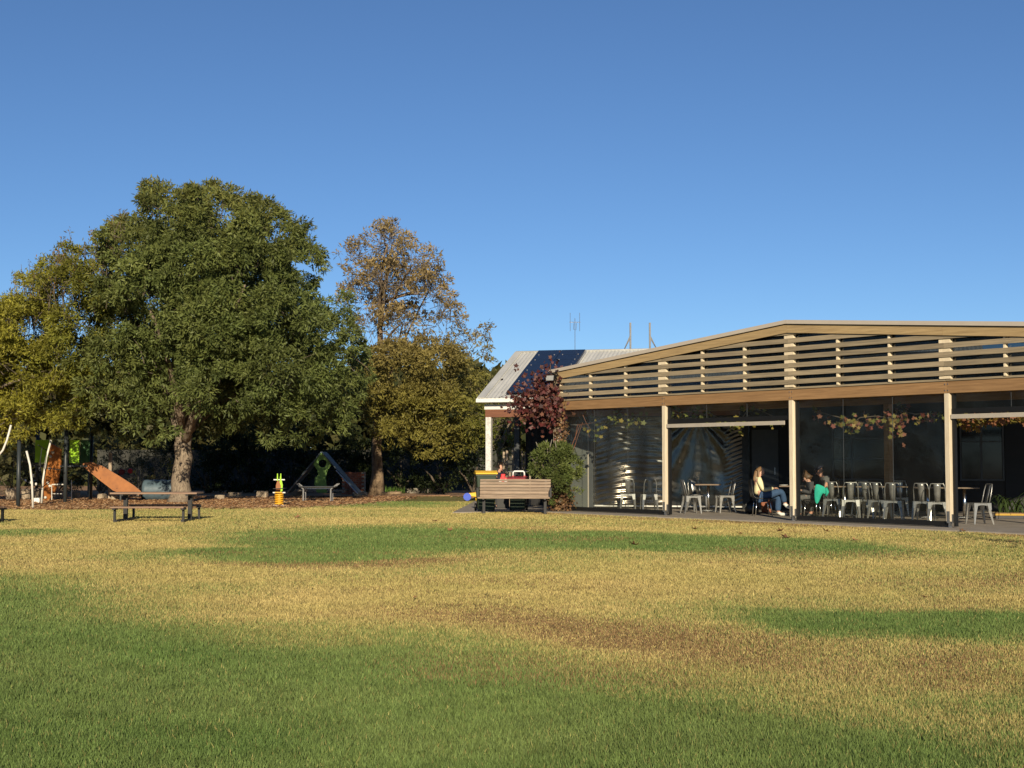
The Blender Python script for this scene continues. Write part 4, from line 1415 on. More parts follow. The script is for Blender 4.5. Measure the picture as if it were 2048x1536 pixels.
GRP = 'galvanised steel cafe chairs in the pavilion'
ch_spec = [  # px, py of the chair's foot centre, facing angle, label
    (1383, 1029, 10, 'steel cafe chair at the left of the small metal table, facing right'),
    (1395, 1025, -70, 'steel cafe chair behind the left chair of the small metal table'),
    (1450, 1028, 190, 'steel cafe chair at the right of the small metal table'),
    (1668, 1038, 62, 'steel cafe chair nearest the teal jacket, first of the row'),
    (1701, 1041, 80, 'second steel cafe chair of the row counting from the teal jacket'),
    (1737, 1040, 55, 'third steel cafe chair of the row counting from the teal jacket'),
    (1760, 1042, 52, 'fourth steel cafe chair of the row counting from the teal jacket'),
    (1788, 1044, 68, 'fifth steel cafe chair of the row counting from the teal jacket'),
    (1848, 1046, 60, 'sixth steel cafe chair of the row, second before the rightmost post'),
    (1876, 1048, 72, 'steel cafe chair ending the row just left of the rightmost post'),
    (1722, 1032, 250, 'steel cafe chair on the far side of the table behind the row, left one'),
    (1800, 1034, 255, 'steel cafe chair on the far side of the table behind the row, right one'),
    (1958, 1051, 188, 'steel cafe chair standing alone right of the rightmost post'),
    (1256, 1023, 85, 'left steel cafe chair seen faintly through the dusty leftmost blind'),
    (1298, 1024, 95, 'right steel cafe chair seen faintly through the dusty leftmost blind')]
proto = None
for (px, py, ang, lab) in ch_spec:
    c = cafe_chair(lab, GRP) if proto is None else copy_tree(proto)
    proto = proto or c
    c['label'] = lab
    g = G(px, py)
    c.location = (g.x, g.y, SLABZ); c.rotation_euler = (0, 0, R(ang))


def cafe_table(label, loc, rz, lx=0.75, ly=0.75, z=0.745, two=False):
    t = empty('cafe_table', label, 'table', loc, rz, 'cafe tables in the pavilion')
    m = MB(); m.box(-lx / 2, lx / 2, -ly / 2, ly / 2, z - .03, z); m.build('table_top', 'tabletop', t, bevel=0.004)
    for px in ((-lx * .28, lx * .28) if two else (0,)):
        m = MB(); m.tube([(px, 0, 0.03), (px, 0, z - .03)], 0.038, 12); m.build('column', 'chrome', t, True)
        for a in range(4):
            an_ = R(45 + 90 * a)
            e = Vector((math.cos(an_) * .30, math.sin(an_) * .30, 0))
            m = MB(); m.bar((px, 0, .05), (px + e.x * .6, e.y * .6, .05), .06, .03, w2=.05, h2=.025); m.bar((px + e.x * .6, e.y * .6, .05), (px + e.x, e.y, .012), .05, .025, w2=.04, h2=.02)
            m.build('foot', 'chrome', t)
    return t


def gz(px, py): v = G(px, py); return (v.x, v.y, SLABZ)


cafe_table('small square brown topped table between the two left steel chairs', gz(1417, 1027), R(-15), 0.62, 0.62)
cafe_table('brown topped table between the cream jumper person and the capped person', gz(1602, 1034), R(-15), 1.0, 0.7)
cafe_table('long brown topped table behind the left part of the chair row', gz(1735, 1036), R(-15), 1.9, 0.7, two=True)
cafe_table('brown topped table behind the rightmost post', gz(1893, 1041), R(-15), 1.45, 0.7, two=True)

# black chair under the seated woman
WO = G(1523, 1034); WO.z = SLABZ
bc = empty('black_chair', 'black shell chair with chrome legs under the person in cream', 'chair', WO)
m = MB()
prof = [(-.27, .88), (-.25, .62), (-.22, .47), (-.16, .425), (.0, .41), (.2, .42), (.24, .40)]
vs, fs = [], []
for i, (x, z) in enumerate(prof):
    for y in (-.22, 0, .22): vs.append((x - (0.015 if y else 0), y, z + (.012 if y else 0)))
for i in range(len(prof) - 1):
    for j in range(2):
        q = i * 3 + j; fs.append((q, q + 1, q + 4, q + 3))
m.add(vs, fs)
o = m.build('shell', 'blackplastic', bc, True); o.modifiers.new('t', 'SOLIDIFY').thickness = 0.02
for sx, sy in ((.2, -.2), (.2, .2), (-.16, -.2), (-.16, .2)):
    m = MB(); m.tube([(sx * .9, sy * .95, .405), (sx * 1.15, sy * 1.1, 0)], 0.013, 8); m.build('leg', 'chrome', bc, True)
bagp = G(1504, 1030); bagp.z = SLABZ
bag = empty('black_bag', 'slumped black bag on the floor behind the black chair', 'bag', bagp)
m = MB(); m.lathe([(.10, 0), (.17, .03), (.19, .14), (.15, .27), (.07, .33), (.03, .34)], n=14); bo = m.build('pouch', 'blackplastic', bag, True)
m = MB(); m.tube([(-.07, 0, .31), (-.06, 0, .44), (.06, 0, .44), (.07, 0, .31)], .01, 6); m.build('handle', 'blackplastic', bag)
bp_ = G(1533, 1029); bp_.z = SLABZ
bg2 = empty('tan_bag', 'tan brown leather bag under the black chair', 'bag', bp_)
m = MB(); m.prism([(-.12, .02), (.12, .02), (.15, .30), (.0, .33), (-.15, .30)], 'y', -.06, .06); m.build('pouch', 'brownbag', bg2, bevel=0.02)
m = MB(); m.tube([(-.08, 0, .30), (-.05, 0, .38), (.05, 0, .38), (.08, 0, .30)], .01, 6); m.build('handle', 'brownbag', bg2)

# slatted park bench facing the camera
BN = G(1030, 1028)
be = empty('park_bench', 'weathered timber slat bench with black armrests facing the lawn', 'bench', (BN.x, BN.y + 0.1, 0), R(-4))
for i, (y, z) in enumerate(((-.33, .425), (-.22, .43), (-.11, .425), (0.0, .415))):
    m = MB(); m.box(-.95, .93, y - .046, y + .046, z - .018, z + .018); m.build('seat_slat', 'bench', be, bevel=0.005)
for i in range(5):
    z = .47 + i * .083; y = .05 + (z - .43) * .28
    m = MB(); m.bar((-.93, y, z), (.93, y, z), .026, .076, up=(0, .28, 1)); m.build('back_slat', 'bench', be, bevel=0.005)
m = MB(); m.bar((-.93, .05 + .45 * .28, .875), (.93, .05 + .45 * .28, .875), .03, .05, up=(0, .28, 1)); m.build('back_slat', 'bench', be, bevel=0.005)
for sx in (-.80, .80):
    m = MB(); m.bar((sx, -.17, 0), (sx, -.17, .40), .07, .06); m.bar((sx, -.36, .395), (sx, .07, .385), .05, .04); m.bar((sx, .06, .38), (sx, .185, .88), .05, .03)
    m.bar((sx, -.36, .01), (sx, .1, .01), .08, .02); m.build('leg', 'black', be)
for sx in (-.955, .945):
    m = MB(); m.bar((sx, -.30, .44), (sx, -.30, .66), .05, .05); m.bar((sx, -.32, .67), (sx, .10, .68), .055, .03); m.build('armrest', 'black', be)


# wheelie bins
def bin_(label, loc, rz, hgt, wid, lidmat):
    b = empty('wheelie_bin', label, 'bin', loc, rz, 'wheelie bins behind the bench')
    d = wid * 1.22
    vs = []
    for z, k in ((0.03, .80), (hgt * .9, 1.0)):
        for sx, sy in ((-1, -1), (1, -1), (1, 1), (-1, 1)):
            vs.append((sx * wid / 2 * k, sy * d / 2 * k, z))
    m = MB(); m.add(vs, [(3, 2, 1, 0), (4, 5, 6, 7), (0, 1, 5, 4), (1, 2, 6, 5), (2, 3, 7, 6), (3, 0, 4, 7)])
    body = m.build('body', 'binbody', b, bevel=0.02)
    m = MB(); m.box(-wid / 2 - .015, wid / 2 + .015, -d / 2 - .015, d / 2 + .015, hgt * .87, hgt * .905); m.build('rim', 'binbody', body)
    m = MB(); m.prism([(-d / 2 - .05, hgt * .91), (d / 2 + .03, hgt * .91), (d / 2 + .03, hgt * .945), (d * .2, hgt), (-d * .25, hgt), (-d / 2 - .05, hgt * .945)], 'x', -wid / 2 - .03, wid / 2 + .03)
    lid = m.build('lid', lidmat, b, bevel=0.012)
    m = MB(); m.tube([(-wid * .4, d / 2 + .07, hgt * .9), (wid * .4, d / 2 + .07, hgt * .9)], .016, 8); m.build('handle', 'binbody', b)
    for sx in (-1, 1):
        m = MB(); m.lathe([(.05, -.025), (.10, -.025), (.10, .025), (.05, .025)], (sx * (wid / 2 - .02), d / 2 - .02, .10), 16, 'x'); m.build('wheel', 'black', b)
    return b


bp1 = G(971, 1024)
bin_('large dark green wheelie bin with yellow lid at the bench end', (bp1.x, bp1.y + .1, SLABZ), R(6), 1.09, 0.54, 'yellow')
bp2 = G(1036, 1023)
b2 = bin_('smaller dark green wheelie bin with dull red lid behind the bench', (bp2.x, bp2.y, SLABZ), R(-5), 0.93, 0.48, 'darkred')
wf = empty('handle_frame', 'white plastic arched handle lying on the red bin lid', 'handle', (bp2.x + .02, bp2.y, SLABZ + .93))
m = MB(); m.tube([(-.16, -.05, .0), (-.15, -.05, .11), (-.12, -.05, .14), (.12, -.05, .14), (.15, -.05, .11), (.16, -.05, .0)], .022, 8); m.build('arch', 'whiteplastic', wf, True)
m = MB(); m.box(-.18, -.13, -.09, .03, -.002, .02); m.build('pad', 'red', wf); m = MB(); m.box(.13, .18, -.09, .03, -.002, .02); m.build('pad', 'red', wf)
# tall dark table and red toy behind
tt = gz(1040, 1014)
t3 = empty('tall_table', 'tall dark topped side table behind the red lidded bin', 'table', (tt[0], tt[1], SLABZ))
m = MB(); m.box(-.35, .35, -.3, .3, 1.02, 1.05); m.build('table_top', 'darkframe', t3)
for sx, sy in ((-.3, -.25), (.3, -.25), (.3, .25), (-.3, .25)):
    m = MB(); m.bar((sx, sy, 0), (sx, sy, 1.02), .05, .05); m.build('leg', 'paling', t3)
rp = gz(1006, 1018)
stn = empty('plinth', 'dark timber plinth under the red toy behind the bench', 'stand', rp)
m = MB(); m.box(-.18, .18, -.15, .15, 0, .70); m.build('box', 'black', stn, bevel=0.01)
m = MB(); m.box(-.20, .20, -.17, .17, .702, .73); m.build('top', 'black', stn)
rt = empty('red_toy', 'bright red and white plastic toy standing behind the bench back', 'toy', (rp[0], rp[1], rp[2] + .73))
m = MB(); m.prism([(-.13, .0), (.13, .0), (.15, .12), (.06, .16), (.07, .25), (-.06, .25), (-.06, .16), (-.16, .12)], 'y', -.09, .09); m.build('body', 'red', rt, bevel=0.02)
for sx in (-.08, .08):
    m = MB(); m.lathe([(.01, -.02), (.045, -.02), (.045, .02), (.01, .02)], (sx, -.112, .06), 14, 'y'); m.build('wheel', 'whiteplastic', rt)

# yellow and blue toy
ty = G(940, 1001)
tv = empty('toy_barrow', 'small yellow toy barrow with big blue wheel by the path', 'toy', ty)
m = MB(); m.prism([(-.10, .16), (.26, .12), (.32, .30), (-.06, .26)], 'y', -.13, .13); m.build('tray', 'yellow', tv, bevel=0.02)
m = MB(); m.lathe([(.05, -.05), (.135, -.05), (.135, .05), (.05, .05)], (-.09, -.16, .135), 20, 'y'); m.build('wheel', 'blue', tv)
m = MB(); m.tube([(.28, -.1, .2), (.44, -.1, .28)], .018, 6); m.tube([(.28, .1, .2), (.44, .1, .28)], .018, 6); m.tube([(.2, 0, .12), (.22, 0, 0)], .018, 6); m.build('handle', 'yellow', tv)


# picnic tables
def picnic(label):
    t = empty('picnic_table', label, 'picnic table', group='brown plank picnic tables with black steel legs')
    for i in range(5):
        y = -.30 + i * .15
        m = MB(); m.box(-.99, .99, y - .07, y + .07, .625, .665); m.build('top_plank', 'picnic', t, bevel=0.005)
    for sy in (-1, 1):
        for k in (0, 1):
            y = sy * (.70 + k * .15)
            m = MB(); m.box(-.82, .82, y - .07, y + .07, .325, .36); m.build('seat_plank', 'picnic', t, bevel=0.005)
    for sx in (-.72, .76):
        m = MB(); m.bar((sx, 0, 0), (sx, 0, .585), .09, .09); m.bar((sx, -.36, .605), (sx, .36, .605), .06, .038); m.build('pedestal', 'black', t)
        for sy in (-1, 1):
            m = MB(); m.bar((sx * 1.04, sy * .80, 0), (sx * 1.04, sy * .80, .29), .05, .05); m.bar((sx * 1.04, sy * .63, .305), (sx * 1.04, sy * .92, .305), .06, .036); m.build('leg', 'black', t)
        m = MB(); m.bar((sx, -.80, .04), (sx, .80, .04), .05, .05); m.build('foot_rail', 'black', t)
    return t


pt1 = picnic('brown plank picnic table on the lawn in front of the big tree')
pt1.location = (-8.16, 32.75, 0)
pt2 = copy_tree(pt1); pt2['label'] = 'picnic table mostly cut off by the left picture edge'
pt2.location = (-12.40, 31.4, 0); pt2.rotation_euler = (0, 0, R(-15))

# ================================================================== PLAYGROUND
# spring rider
sr = G(558, 1013)
rd = empty('spring_rider', 'small orange and green spring rider on a yellow coil spring', 'spring rider', sr)
pts = [(0.115 * math.cos(a), 0.115 * math.sin(a), .05 + .36 * i / 90) for i, a in [(i, i * 2 * math.pi * 5.5 / 90) for i in range(91)]]
m = MB(); m.tube(pts, .026, 8); m.build('spring', 'spring', rd, True)
m = MB(); m.cbox((0, 0, .025), (.32, .32, .05)); m.build('base_plate', 'whiteplastic', rd, bevel=0.01)
m = MB(); m.cbox((0, 0, .43), (.22, .3, .03)); m.build('seat_plate', 'spring', rd)
m = MB(); m.prism([(-.10, .50), (.06, .50), (.08, .62), (.06, .76), (-.06, .78), (-.10, .64)], 'y', -.02, .03); m.build('body_panel', 'orange', rd, bevel=0.008)
m = MB(); m.prism([(.05, .44), (.11, .48), (.115, .66), (.08, .80), (.03, .92), (.02, .74), (.062, .62)], 'y', -.05, -.022); m.build('body_panel', 'lime', rd)
for sx in (-.05, .05):
    m = MB(); m.prism([(sx - .02, .78), (sx + .02, .78), (sx + .012, 1.0), (sx - .012, 1.0)], 'y', -.03, 0); m.build('ear', 'lime', rd)
for z, w in ((.81, .17), (.42, .19)):
    m = MB(); m.tube([(-w, 0, z), (w, 0, z)], .02, 8); m.build('hand_bar' if z > .6 else 'foot_bar', 'whiteplastic', rd)
m = MB(); m.prism([(-.17, .535), (.17, .545), (.17, .56), (-.17, .55)], 'y', -.1, .35); m.build('seat', 'black', rd)

# cubby with round hole
CD = 53.0; kc = CD / F
cb0 = Vector(((644 - CX) * kc, CD, 0))
cu = empty('cubby_house', 'green A frame cubby with a round hole in its front panel', 'cubby', cb0)
def cpx(px, py): v = P(px, py, CD); return (v.x - cb0.x, v.z)
outl = [(643, 904), (654, 917), (663, 930), (655, 941), (652, 955), (654, 985), (634, 985), (629, 968), (630, 955), (637, 950), (635, 940), (627, 929), (632, 917)]
hole = [(645.5 + 8 * math.cos(a * math.pi / 8), 927 + 8 * math.sin(a * math.pi / 8)) for a in range(16)]
bm = bmesh.new()
ov = [bm.verts.new((cpx(*p)[0], 0, cpx(*p)[1])) for p in outl]
hv = [bm.verts.new((cpx(*p)[0], 0, cpx(*p)[1])) for p in hole]
oe = [bm.edges.new((ov[i], ov[(i + 1) % len(ov)])) for i in range(len(ov))] + [bm.edges.new((hv[i], hv[(i + 1) % 16])) for i in range(16)]
bmesh.ops.triangle_fill(bm, edges=oe, use_beauty=True)
me = bpy.data.meshes.new('front_panel'); bm.to_mesh(me); bm.free(); me.materials.append(MT['cubbygreen'])
fo = bpy.data.objects.new('front_panel', me); COL.objects.link(fo); fo.parent = cu
sm_ = fo.modifiers.new('t', 'SOLIDIFY'); sm_.thickness = 0.04
for (a, b, mm) in (((643, 904), (574, 986), 'cubbyroof'), ((644, 904), (716, 986), 'cubbyroof')):
    A, B = cpx(*a), cpx(*b)
    for i in range(5):
        m = MB(); y0 = -.12 + i * .28
        m.bar((A[0], y0 + .13, A[1]), (B[0], y0 + .13, B[1]), .26, .03, up=(0, 0, 1)); m.build('roof_board', mm, cu)
    m = MB(); m.tube([(A[0] * .6 + B[0] * .4, -.17, A[1] * .6 + B[1] * .4 - .07), (B[0], -.17, B[1] - .02)], .022, 6); m.build('rail', 'steel', cu)
m = MB(); m.box(-.9, .9, .0, 1.2, .25, .30); m.build('floor', 'greytimber', cu)

# child-size table in shade
KT = G(636, 1004)
kt = empty('low_play_table', 'low dark play table with silver legs in the shade before the cubby', 'play table', KT)
for i in range(4):
    y = -.24 + i * .16
    m = MB(); m.box(-.62, .62, y - .075, y + .075, .50, .53); m.build('top_plank', 'black', kt)
for sx in (-.46, .46):
    for sy in (-.24, .24):
        m = MB(); m.bar((sx, sy, 0), (sx, sy, .44), .045, .045); m.bar((sx, sy, .44), (sx * 1.5, sy, .62), .035, .035); m.build('leg', 'mast', kt)
m = MB(); m.bar((-.5, 0, .46), (.5, 0, .46), .05, .05); m.build('rail', 'steel', kt)

# climbing tower at the left
T0 = G(100, 1004)
tw = empty('play_tower', 'black post climbing tower with lime panels and orange slide', 'play tower', T0)
def tl(px, py, D): return P(px, py, D) - T0
def tg(px, py): return G(px, py) - T0
post_xy = []
for (px, py, r, ht) in ((36, 1015, .060, 1.95), (73, 998, .055, 2.5), (130, 1006, .062, 2.5), (181, 1000, .062, 2.5)):
    b = tg(px, py)
    m = MB(); m.tube([b + Vector((0, 0, -.05)), b + Vector((0, 0, ht))], r, 14); po = m.build('post', 'playpost', tw, True)
    m = MB(); m.lathe([(r * 1.1, ht), (r * 1.1, ht + .03), (r * .5, ht + .07)], b, 14); m.build('cap', 'black', po)
    post_xy.append(b)
for (x0, x1, y0, y1, D, mm) in ((70, 98, 880, 925, 51.2, 'lime'), (139, 159, 880, 926, 49, 'lime'), (161, 180, 880, 927, 50, 'deepgreen')):
    a, b = tl(x0, y1, D), tl(x1, y0, D)
    m = MB(); m.box(a.x, b.x, a.y - .012, a.y + .012, a.z, b.z); m.build('panel', mm, tw)
for (x0, x1, py, D) in ((70, 128, 931, 50), (128, 182, 932, 49)):
    a, b = tl(x0, py, D), tl(x1, py, D)
    m = MB(); m.box(a.x, b.x, a.y - .45, a.y + .5, a.z - .03, a.z + .02); m.build('platform', 'playpost', tw)
# climbing board
D = 49.2
poly = [(100, 886), (122, 898), (121, 925), (115, 965), (108, 985), (96, 1002), (88, 1001), (87, 970), (95, 930)]
m = MB()
vs = []
for (px, py) in poly:
    p = tl(px, py, D - (1002 - py) * 0.004); vs.append(p)
n = len(vs)
vs2 = [v + Vector((0.02, .05, 0)) for v in vs]
m.add(vs + vs2, [tuple(range(n)), tuple(range(2 * n - 1, n - 1, -1))] + [(i, i + n, (i + 1) % n + n, (i + 1) % n) for i in range(n)])
cbd = m.build('climbing_board', 'orange', tw)
for (px, py) in ((101, 913), (99, 937), (106, 905), (96, 966), (100, 972), (91, 995)):
    p = tl(px, py, D - (1002 - py) * 0.004 - .03)
    m = MB(); m.lathe([(.05, -.03), (.04, 0.0), (.05, .03)], p, 10, 'y'); m.build('hold', 'whitetube', cbd, True)
# white bowed poles
for pts in (((66, 1017), (64, 965), (60, 930), (53, 902)), ((83, 1008), (86, 960), (93, 915), (102, 880)), ((-6, 915), (6, 900), (14, 880), (22, 850))):
    Dp = 2840 * 1.38 / (pts[0][1] - 922) if pts[0][1] > 990 else 42.0
    m = MB(); m.tube([tl(a, b, Dp) for a, b in pts], .032, 8); m.build('bowed_pole', 'whitetube', tw, True)
# rope net
m = MB()
A = [tl(40, 955, 43), tl(62, 968, 43.2), tl(84, 975, 44.5), tl(100, 962, 46)]
B = [tl(45, 922, 44), tl(68, 928, 45), tl(90, 936, 46), tl(125, 940, 46.5)]
m.tube(A, .016, 6); m.tube(B, .016, 6); m.tube([tl(40, 990, 43), tl(64, 985, 43.3), tl(84, 978, 44.6)], .016, 6); m.tube([tl(84, 895, 45), tl(80, 925, 45), tl(84, 975, 44.5)], .014, 6)
m.tube([tl(76, 890, 45), tl(96, 902, 46)], .014, 6)
nt_ = m.build('rope_net', 'rope', tw)
for (px, py, D) in ((51, 961, 43), (72, 968, 43.6), (62, 965, 43.1)):
    m = MB(); m.lathe([(.02, -.04), (.032, -.02), (.032, .02), (.02, .04)], tl(px, py, D), 8); m.build('connector', 'whitetube', nt_)
# ladder
D = 47.5
m = MB()
for y in (969, 987.5):
    m.tube([tl(104, y, D), tl(127, y, D)], .022 if y < 980 else .014, 6)
m.tube([tl(103.5, 1000, D), tl(103.5, 969, D)], .014, 6); m.tube([tl(143, 1000, D), tl(143, 960, D)], .014, 6)
m.build('ladder', 'whitetube', tw)
# slide
D = 48.6
top = [(165, 927), (182, 924), (205, 932), (240, 953), (268, 971), (282, 983)]
bot = [(278, 990), (262, 984), (246, 989), (226, 981), (200, 961), (178, 943), (167, 934)]
for dd in (0.0, .55):
    m = MB(); vs = [tl(a, b, D + dd) for a, b in top + bot]; n = len(vs)
    vs2 = [v + Vector((0, .035, 0)) for v in vs]
    m.add(vs + vs2, [tuple(range(n)), tuple(range(2 * n - 1, n - 1, -1))] + [(i, i + n, (i + 1) % n + n, (i + 1) % n) for i in range(n)])
    so = m.build('slide_side', 'orange', tw)
    if dd == 0:
        for (px, py) in ((172, 939), (185, 945), (201, 956), (234, 977)):
            m = MB(); m.lathe([(.012, -.02), (.012, 0)], tl(px, py, D - .0), 8, 'y'); m.build('bolt', 'black', so)
m = MB()
bed = [(170, 931), (205, 945), (240, 967), (262, 979), (285, 988)]
vs = []
for a, b in bed: vs += [tl(a, b, D + .036), tl(a, b, D + .549)]
m.add(vs, [(2 * i, 2 * i + 1, 2 * i + 3, 2 * i + 2) for i in range(len(bed) - 1)])
m.build('slide_bed', 'orange', tw).modifiers.new('t', 'SOLIDIFY').thickness = 0.02
a = tl(240, 985, D); m = MB()
m.bar(a + Vector((0, .1, 0)), Vector((a.x, a.y + .1, 0)), .05, .05); m.build('slide_leg', 'playpost', tw)

# timber play kitchen behind the slide
KD = 54.5
kb = Vector(((254 - CX) / F * KD, KD, 0))
pk = empty('play_kitchen', 'grey timber play kitchen frame with hanging pans behind the slide', 'play kitchen', kb)
def kl(px, py): return P(px, py, KD) - kb
for px in (231, 277):
    a = kl(px, 940); m = MB(); m.bar((a.x, 0, -.02), (a.x, 0, a.z), .09, .09); m.build('post', 'greytimber', pk)
for y in (942, 953, 965, 978):
    a, b = kl(233, y), kl(275, y); m = MB(); m.box(a.x, b.x, -.045 if y < 950 else -.02, -.005 if y < 950 else .3, a.z - .06, a.z + .05); m.build('board', 'greytimber', pk)
a = kl(244, 944); m = MB(); m.lathe([(.02, -.03), (.11, -.03), (.12, 0), (.02, 0)], (a.x, -.05, a.z), 16, 'y'); m.build('pan', 'darkred', pk)
a = kl(261, 942); m = MB(); m.lathe([(.02, -.03), (.09, -.03), (.10, 0), (.02, 0)], (a.x, -.05, a.z), 16, 'y'); m.build('pan', 'red', pk)
for (px, ty, by, w, lab) in ((220, 905, 999, .12, 'tall pale timber post behind the slide'), (177, 940, 988, .08, 'thin pale timber stake beside the black post under the slide')):
    D = 2840 * 1.38 / (by - 922 + .01); b = G(px, by)
    s_ = empty('timber_post', lab, 'post', b)
    m = MB(); h_ = P(px, ty, b.y).z; m.bar((0, 0, -.03), (0, 0, h_), w, w); m.build('shaft', 'paling', s_, bevel=0.01)
    m = MB(); m.bar((0, 0, h_), (0, 0, h_ + .04), w * .9, w * .9, w2=w * .4, h2=w * .4); m.build('tip', 'paling', s_)

# stone blocks and stumps edging the bed
def rock(name, label, loc, size, mm, cat, group, seed):
    bm = bmesh.new(); bmesh.ops.create_cube(bm, size=1.0)
    bmesh.ops.subdivide_edges(bm, edges=bm.edges, cuts=3, use_grid_fill=True)
    rg = random.Random(seed)
    for v in bm.verts:
        f = 1 - 0.10 * (abs(v.co.x * 2) ** 4 * abs(v.co.y * 2) ** 4 + abs(v.co.x * 2) ** 4 * abs(v.co.z * 2) ** 4)
        v.co = Vector((v.co.x * size[0] * f, v.co.y * size[1] * f, (v.co.z + .5) * size[2])) + Vector((rg.uniform(-1, 1), rg.uniform(-1, 1), rg.uniform(-1, .5))) * .03 * min(size) * 2
    me = bpy.data.meshes.new(name); bm.to_mesh(me); bm.free(); me.materials.append(MT[mm])
    o = bpy.data.objects.new(name, me); COL.objects.link(o); o.location = loc; o.rotation_euler = (0, 0, rg.uniform(-.2, .2))
    return tag(o, label, cat, group)


for i, (px, by, w, h, lab) in enumerate(((24, 1001, 20, 24, 'sandstone block left of the leftmost black play post'), (53, 1000, 18, 22, 'sandstone block between the first two black play posts'),
                                        (78, 999, 20, 22, 'sandstone block behind the second black play post'), (109, 1000, 11, 27, 'upright stump like block behind the ladder'),
                                        (121, 999, 12, 18, 'small warm sandstone block right of the ladder'), (151, 998, 13, 16, 'grey stone block between the two right black posts'),
                                        (236, 1000, 20, 10, 'low flat stone under the play kitchen'), (205, 999, 12, 12, 'rounded pale stone below the slide'))):
    g = G(px, by); k = g.y / F
    rock('stone_block', lab, g, (w * k, .45, h * k), 'sandstone', 'stone', 'stone blocks edging the playground', i)
g = G(74, 1006)
rock('white_boulder', 'small white boulder at the foot of the bowed poles', (g.x, g.y, -.03), (.22, .2, .2), 'white', 'boulder', None, 33)
for i, (px, by, w, h, lab) in enumerate(((470, 997, 26, 12, 'shaded pale stone left of the spring rider'), (440, 999, 20, 9, 'shaded low stone right of the big trunk'), (525, 996, 22, 14, 'shaded stone just left of the rider'),
                                        (595, 994, 26, 16, 'shaded stone at the left foot of the cubby'), (720, 992, 30, 8, 'flat pale stone left of the slim trunk'))):
    g = G(px, by); k = g.y / F
    rock('edging_stone', lab, g, (w * k, .4, h * k), 'sandstone', 'stone', 'shaded edging stones under the trees', 50 + i)
# log, sleeper, dark tunnel
g = G(783, 991); lg = empty('fallen_log', 'short pale log lying right of the slim trunk', 'log', g)
m = MB(); m.tube([(-.38, 0, .07), (0, .02, .09), (.40, .0, .10)], [.06, .075, .065], 10); m.build('log', 'barkpale', lg, True)
m = MB(); m.tube([(.1, .02, .1), (.2, -.1, .2)], [.03, .015], 6); m.build('branch_stub', 'barkpale', lg)
g = G(848, 987); sp = empty('timber_sleeper', 'dark low timber sleeper edging in shade before the shrubs', 'sleeper', g)
for i in range(2):
    m = MB(); m.box(-.72, .72, -.1, .1, i * .13 - .02, i * .13 + .10); m.build('plank', 'greytimber', sp, bevel=0.01)
g = G(322, 1002); tn = empty('play_tunnel', 'dark blue grey play tunnel lying left of the big trunk', 'tunnel', (g.x, g.y + .6, 0))
rg = []
m = MB()
n = 20
vs, fs = [], []
for i, x in enumerate(np.linspace(-.75, .6, 12)):
    for rr in (.36, .32):
        for k in range(n):
            a = 2 * math.pi * k / n
            q = rr + .012 * math.sin(i * 2.6)
            vs.append((x, math.cos(a) * q, .36 + math.sin(a) * q))
for i in range(11):
    for j in range(2):
        for k in range(n):
            k2 = (k + 1) % n; b = i * 2 * n + j * n
            fs.append((b + k, b + k2, b + 2 * n + k2, b + 2 * n + k))
for e in (0, 11):
    for k in range(n):
        k2 = (k + 1) % n; b = e * 2 * n
        fs.append((b + k, b + k2, b + n + k2, b + n + k))
m.add(vs, fs); m.build('tube', 'cubbyroof', tn, True)
for x in (-.75, .6):
    m = MB(); m.tube([(x, math.cos(a) * .37, .37 + math.sin(a) * .37) for a in np.linspace(0, 2 * math.pi, 25)], .02, 6); m.build('ring', 'black', tn)

# brick pier in the shrubs
g = Vector(((708 - CX) / F * 58.5, 58.5, 0))
bw = empty('brick_wall', 'short red brick wall end catching light left of the slim trunk', 'wall', g)
brm = MB(); brm.box(-.11, .11, -.05, .05, 0, .068); brmesh = brm.mesh('brick', 'brick')
m = MB(); m.box(-.46, .46, -.035, .3, 0, .92); m.build('core', 'mortar', bw)
for r in range(12):
    for c in range(4):
        x = -.345 + c * .235 + (.1175 if r % 2 else 0)
        if x > .4: continue
        o = bpy.data.objects.new('brick', brmesh); COL.objects.link(o); o.parent = bw; o.location = (x - .03, 0, r * .077 + .005)

# paling fence past the verandah
fb = hou(-0.35, 2.75)
fe = empty('paling_fence', 'weathered grey paling fence seen under the verandah', 'fence', fb, HO_A)
for i in range(9):
    if i == 2: continue
    h_ = random.uniform(1.62, 1.80)
    m = MB(); x = i * .098; m.prism([(x, 0), (x + .085, 0), (x + .085, h_ - .02), (x + .06, h_), (x + .02, h_)], 'y', -.01 + random.uniform(-.008, .008), .012); m.build('paling', 'paling', fe)
m = MB(); m.box(-.12, .9, -.055, -.02, 1.25, 1.31); m.build('rail', 'paling', fe)
m = MB(); m.box(-.12, .9, -.055, -.02, .35, .41); m.build('rail', 'paling', fe)
# long dark boundary fence behind the shrubs
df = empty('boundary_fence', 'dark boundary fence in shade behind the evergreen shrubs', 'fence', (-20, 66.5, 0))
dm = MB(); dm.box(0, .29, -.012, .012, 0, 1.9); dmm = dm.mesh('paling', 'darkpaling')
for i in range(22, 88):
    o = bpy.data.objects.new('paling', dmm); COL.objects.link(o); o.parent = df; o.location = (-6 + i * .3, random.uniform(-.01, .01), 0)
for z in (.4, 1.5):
    m = MB(); m.box(0.6, 20.4, .015, .06, z, z + .09); m.build('rail', 'darkpaling', df)

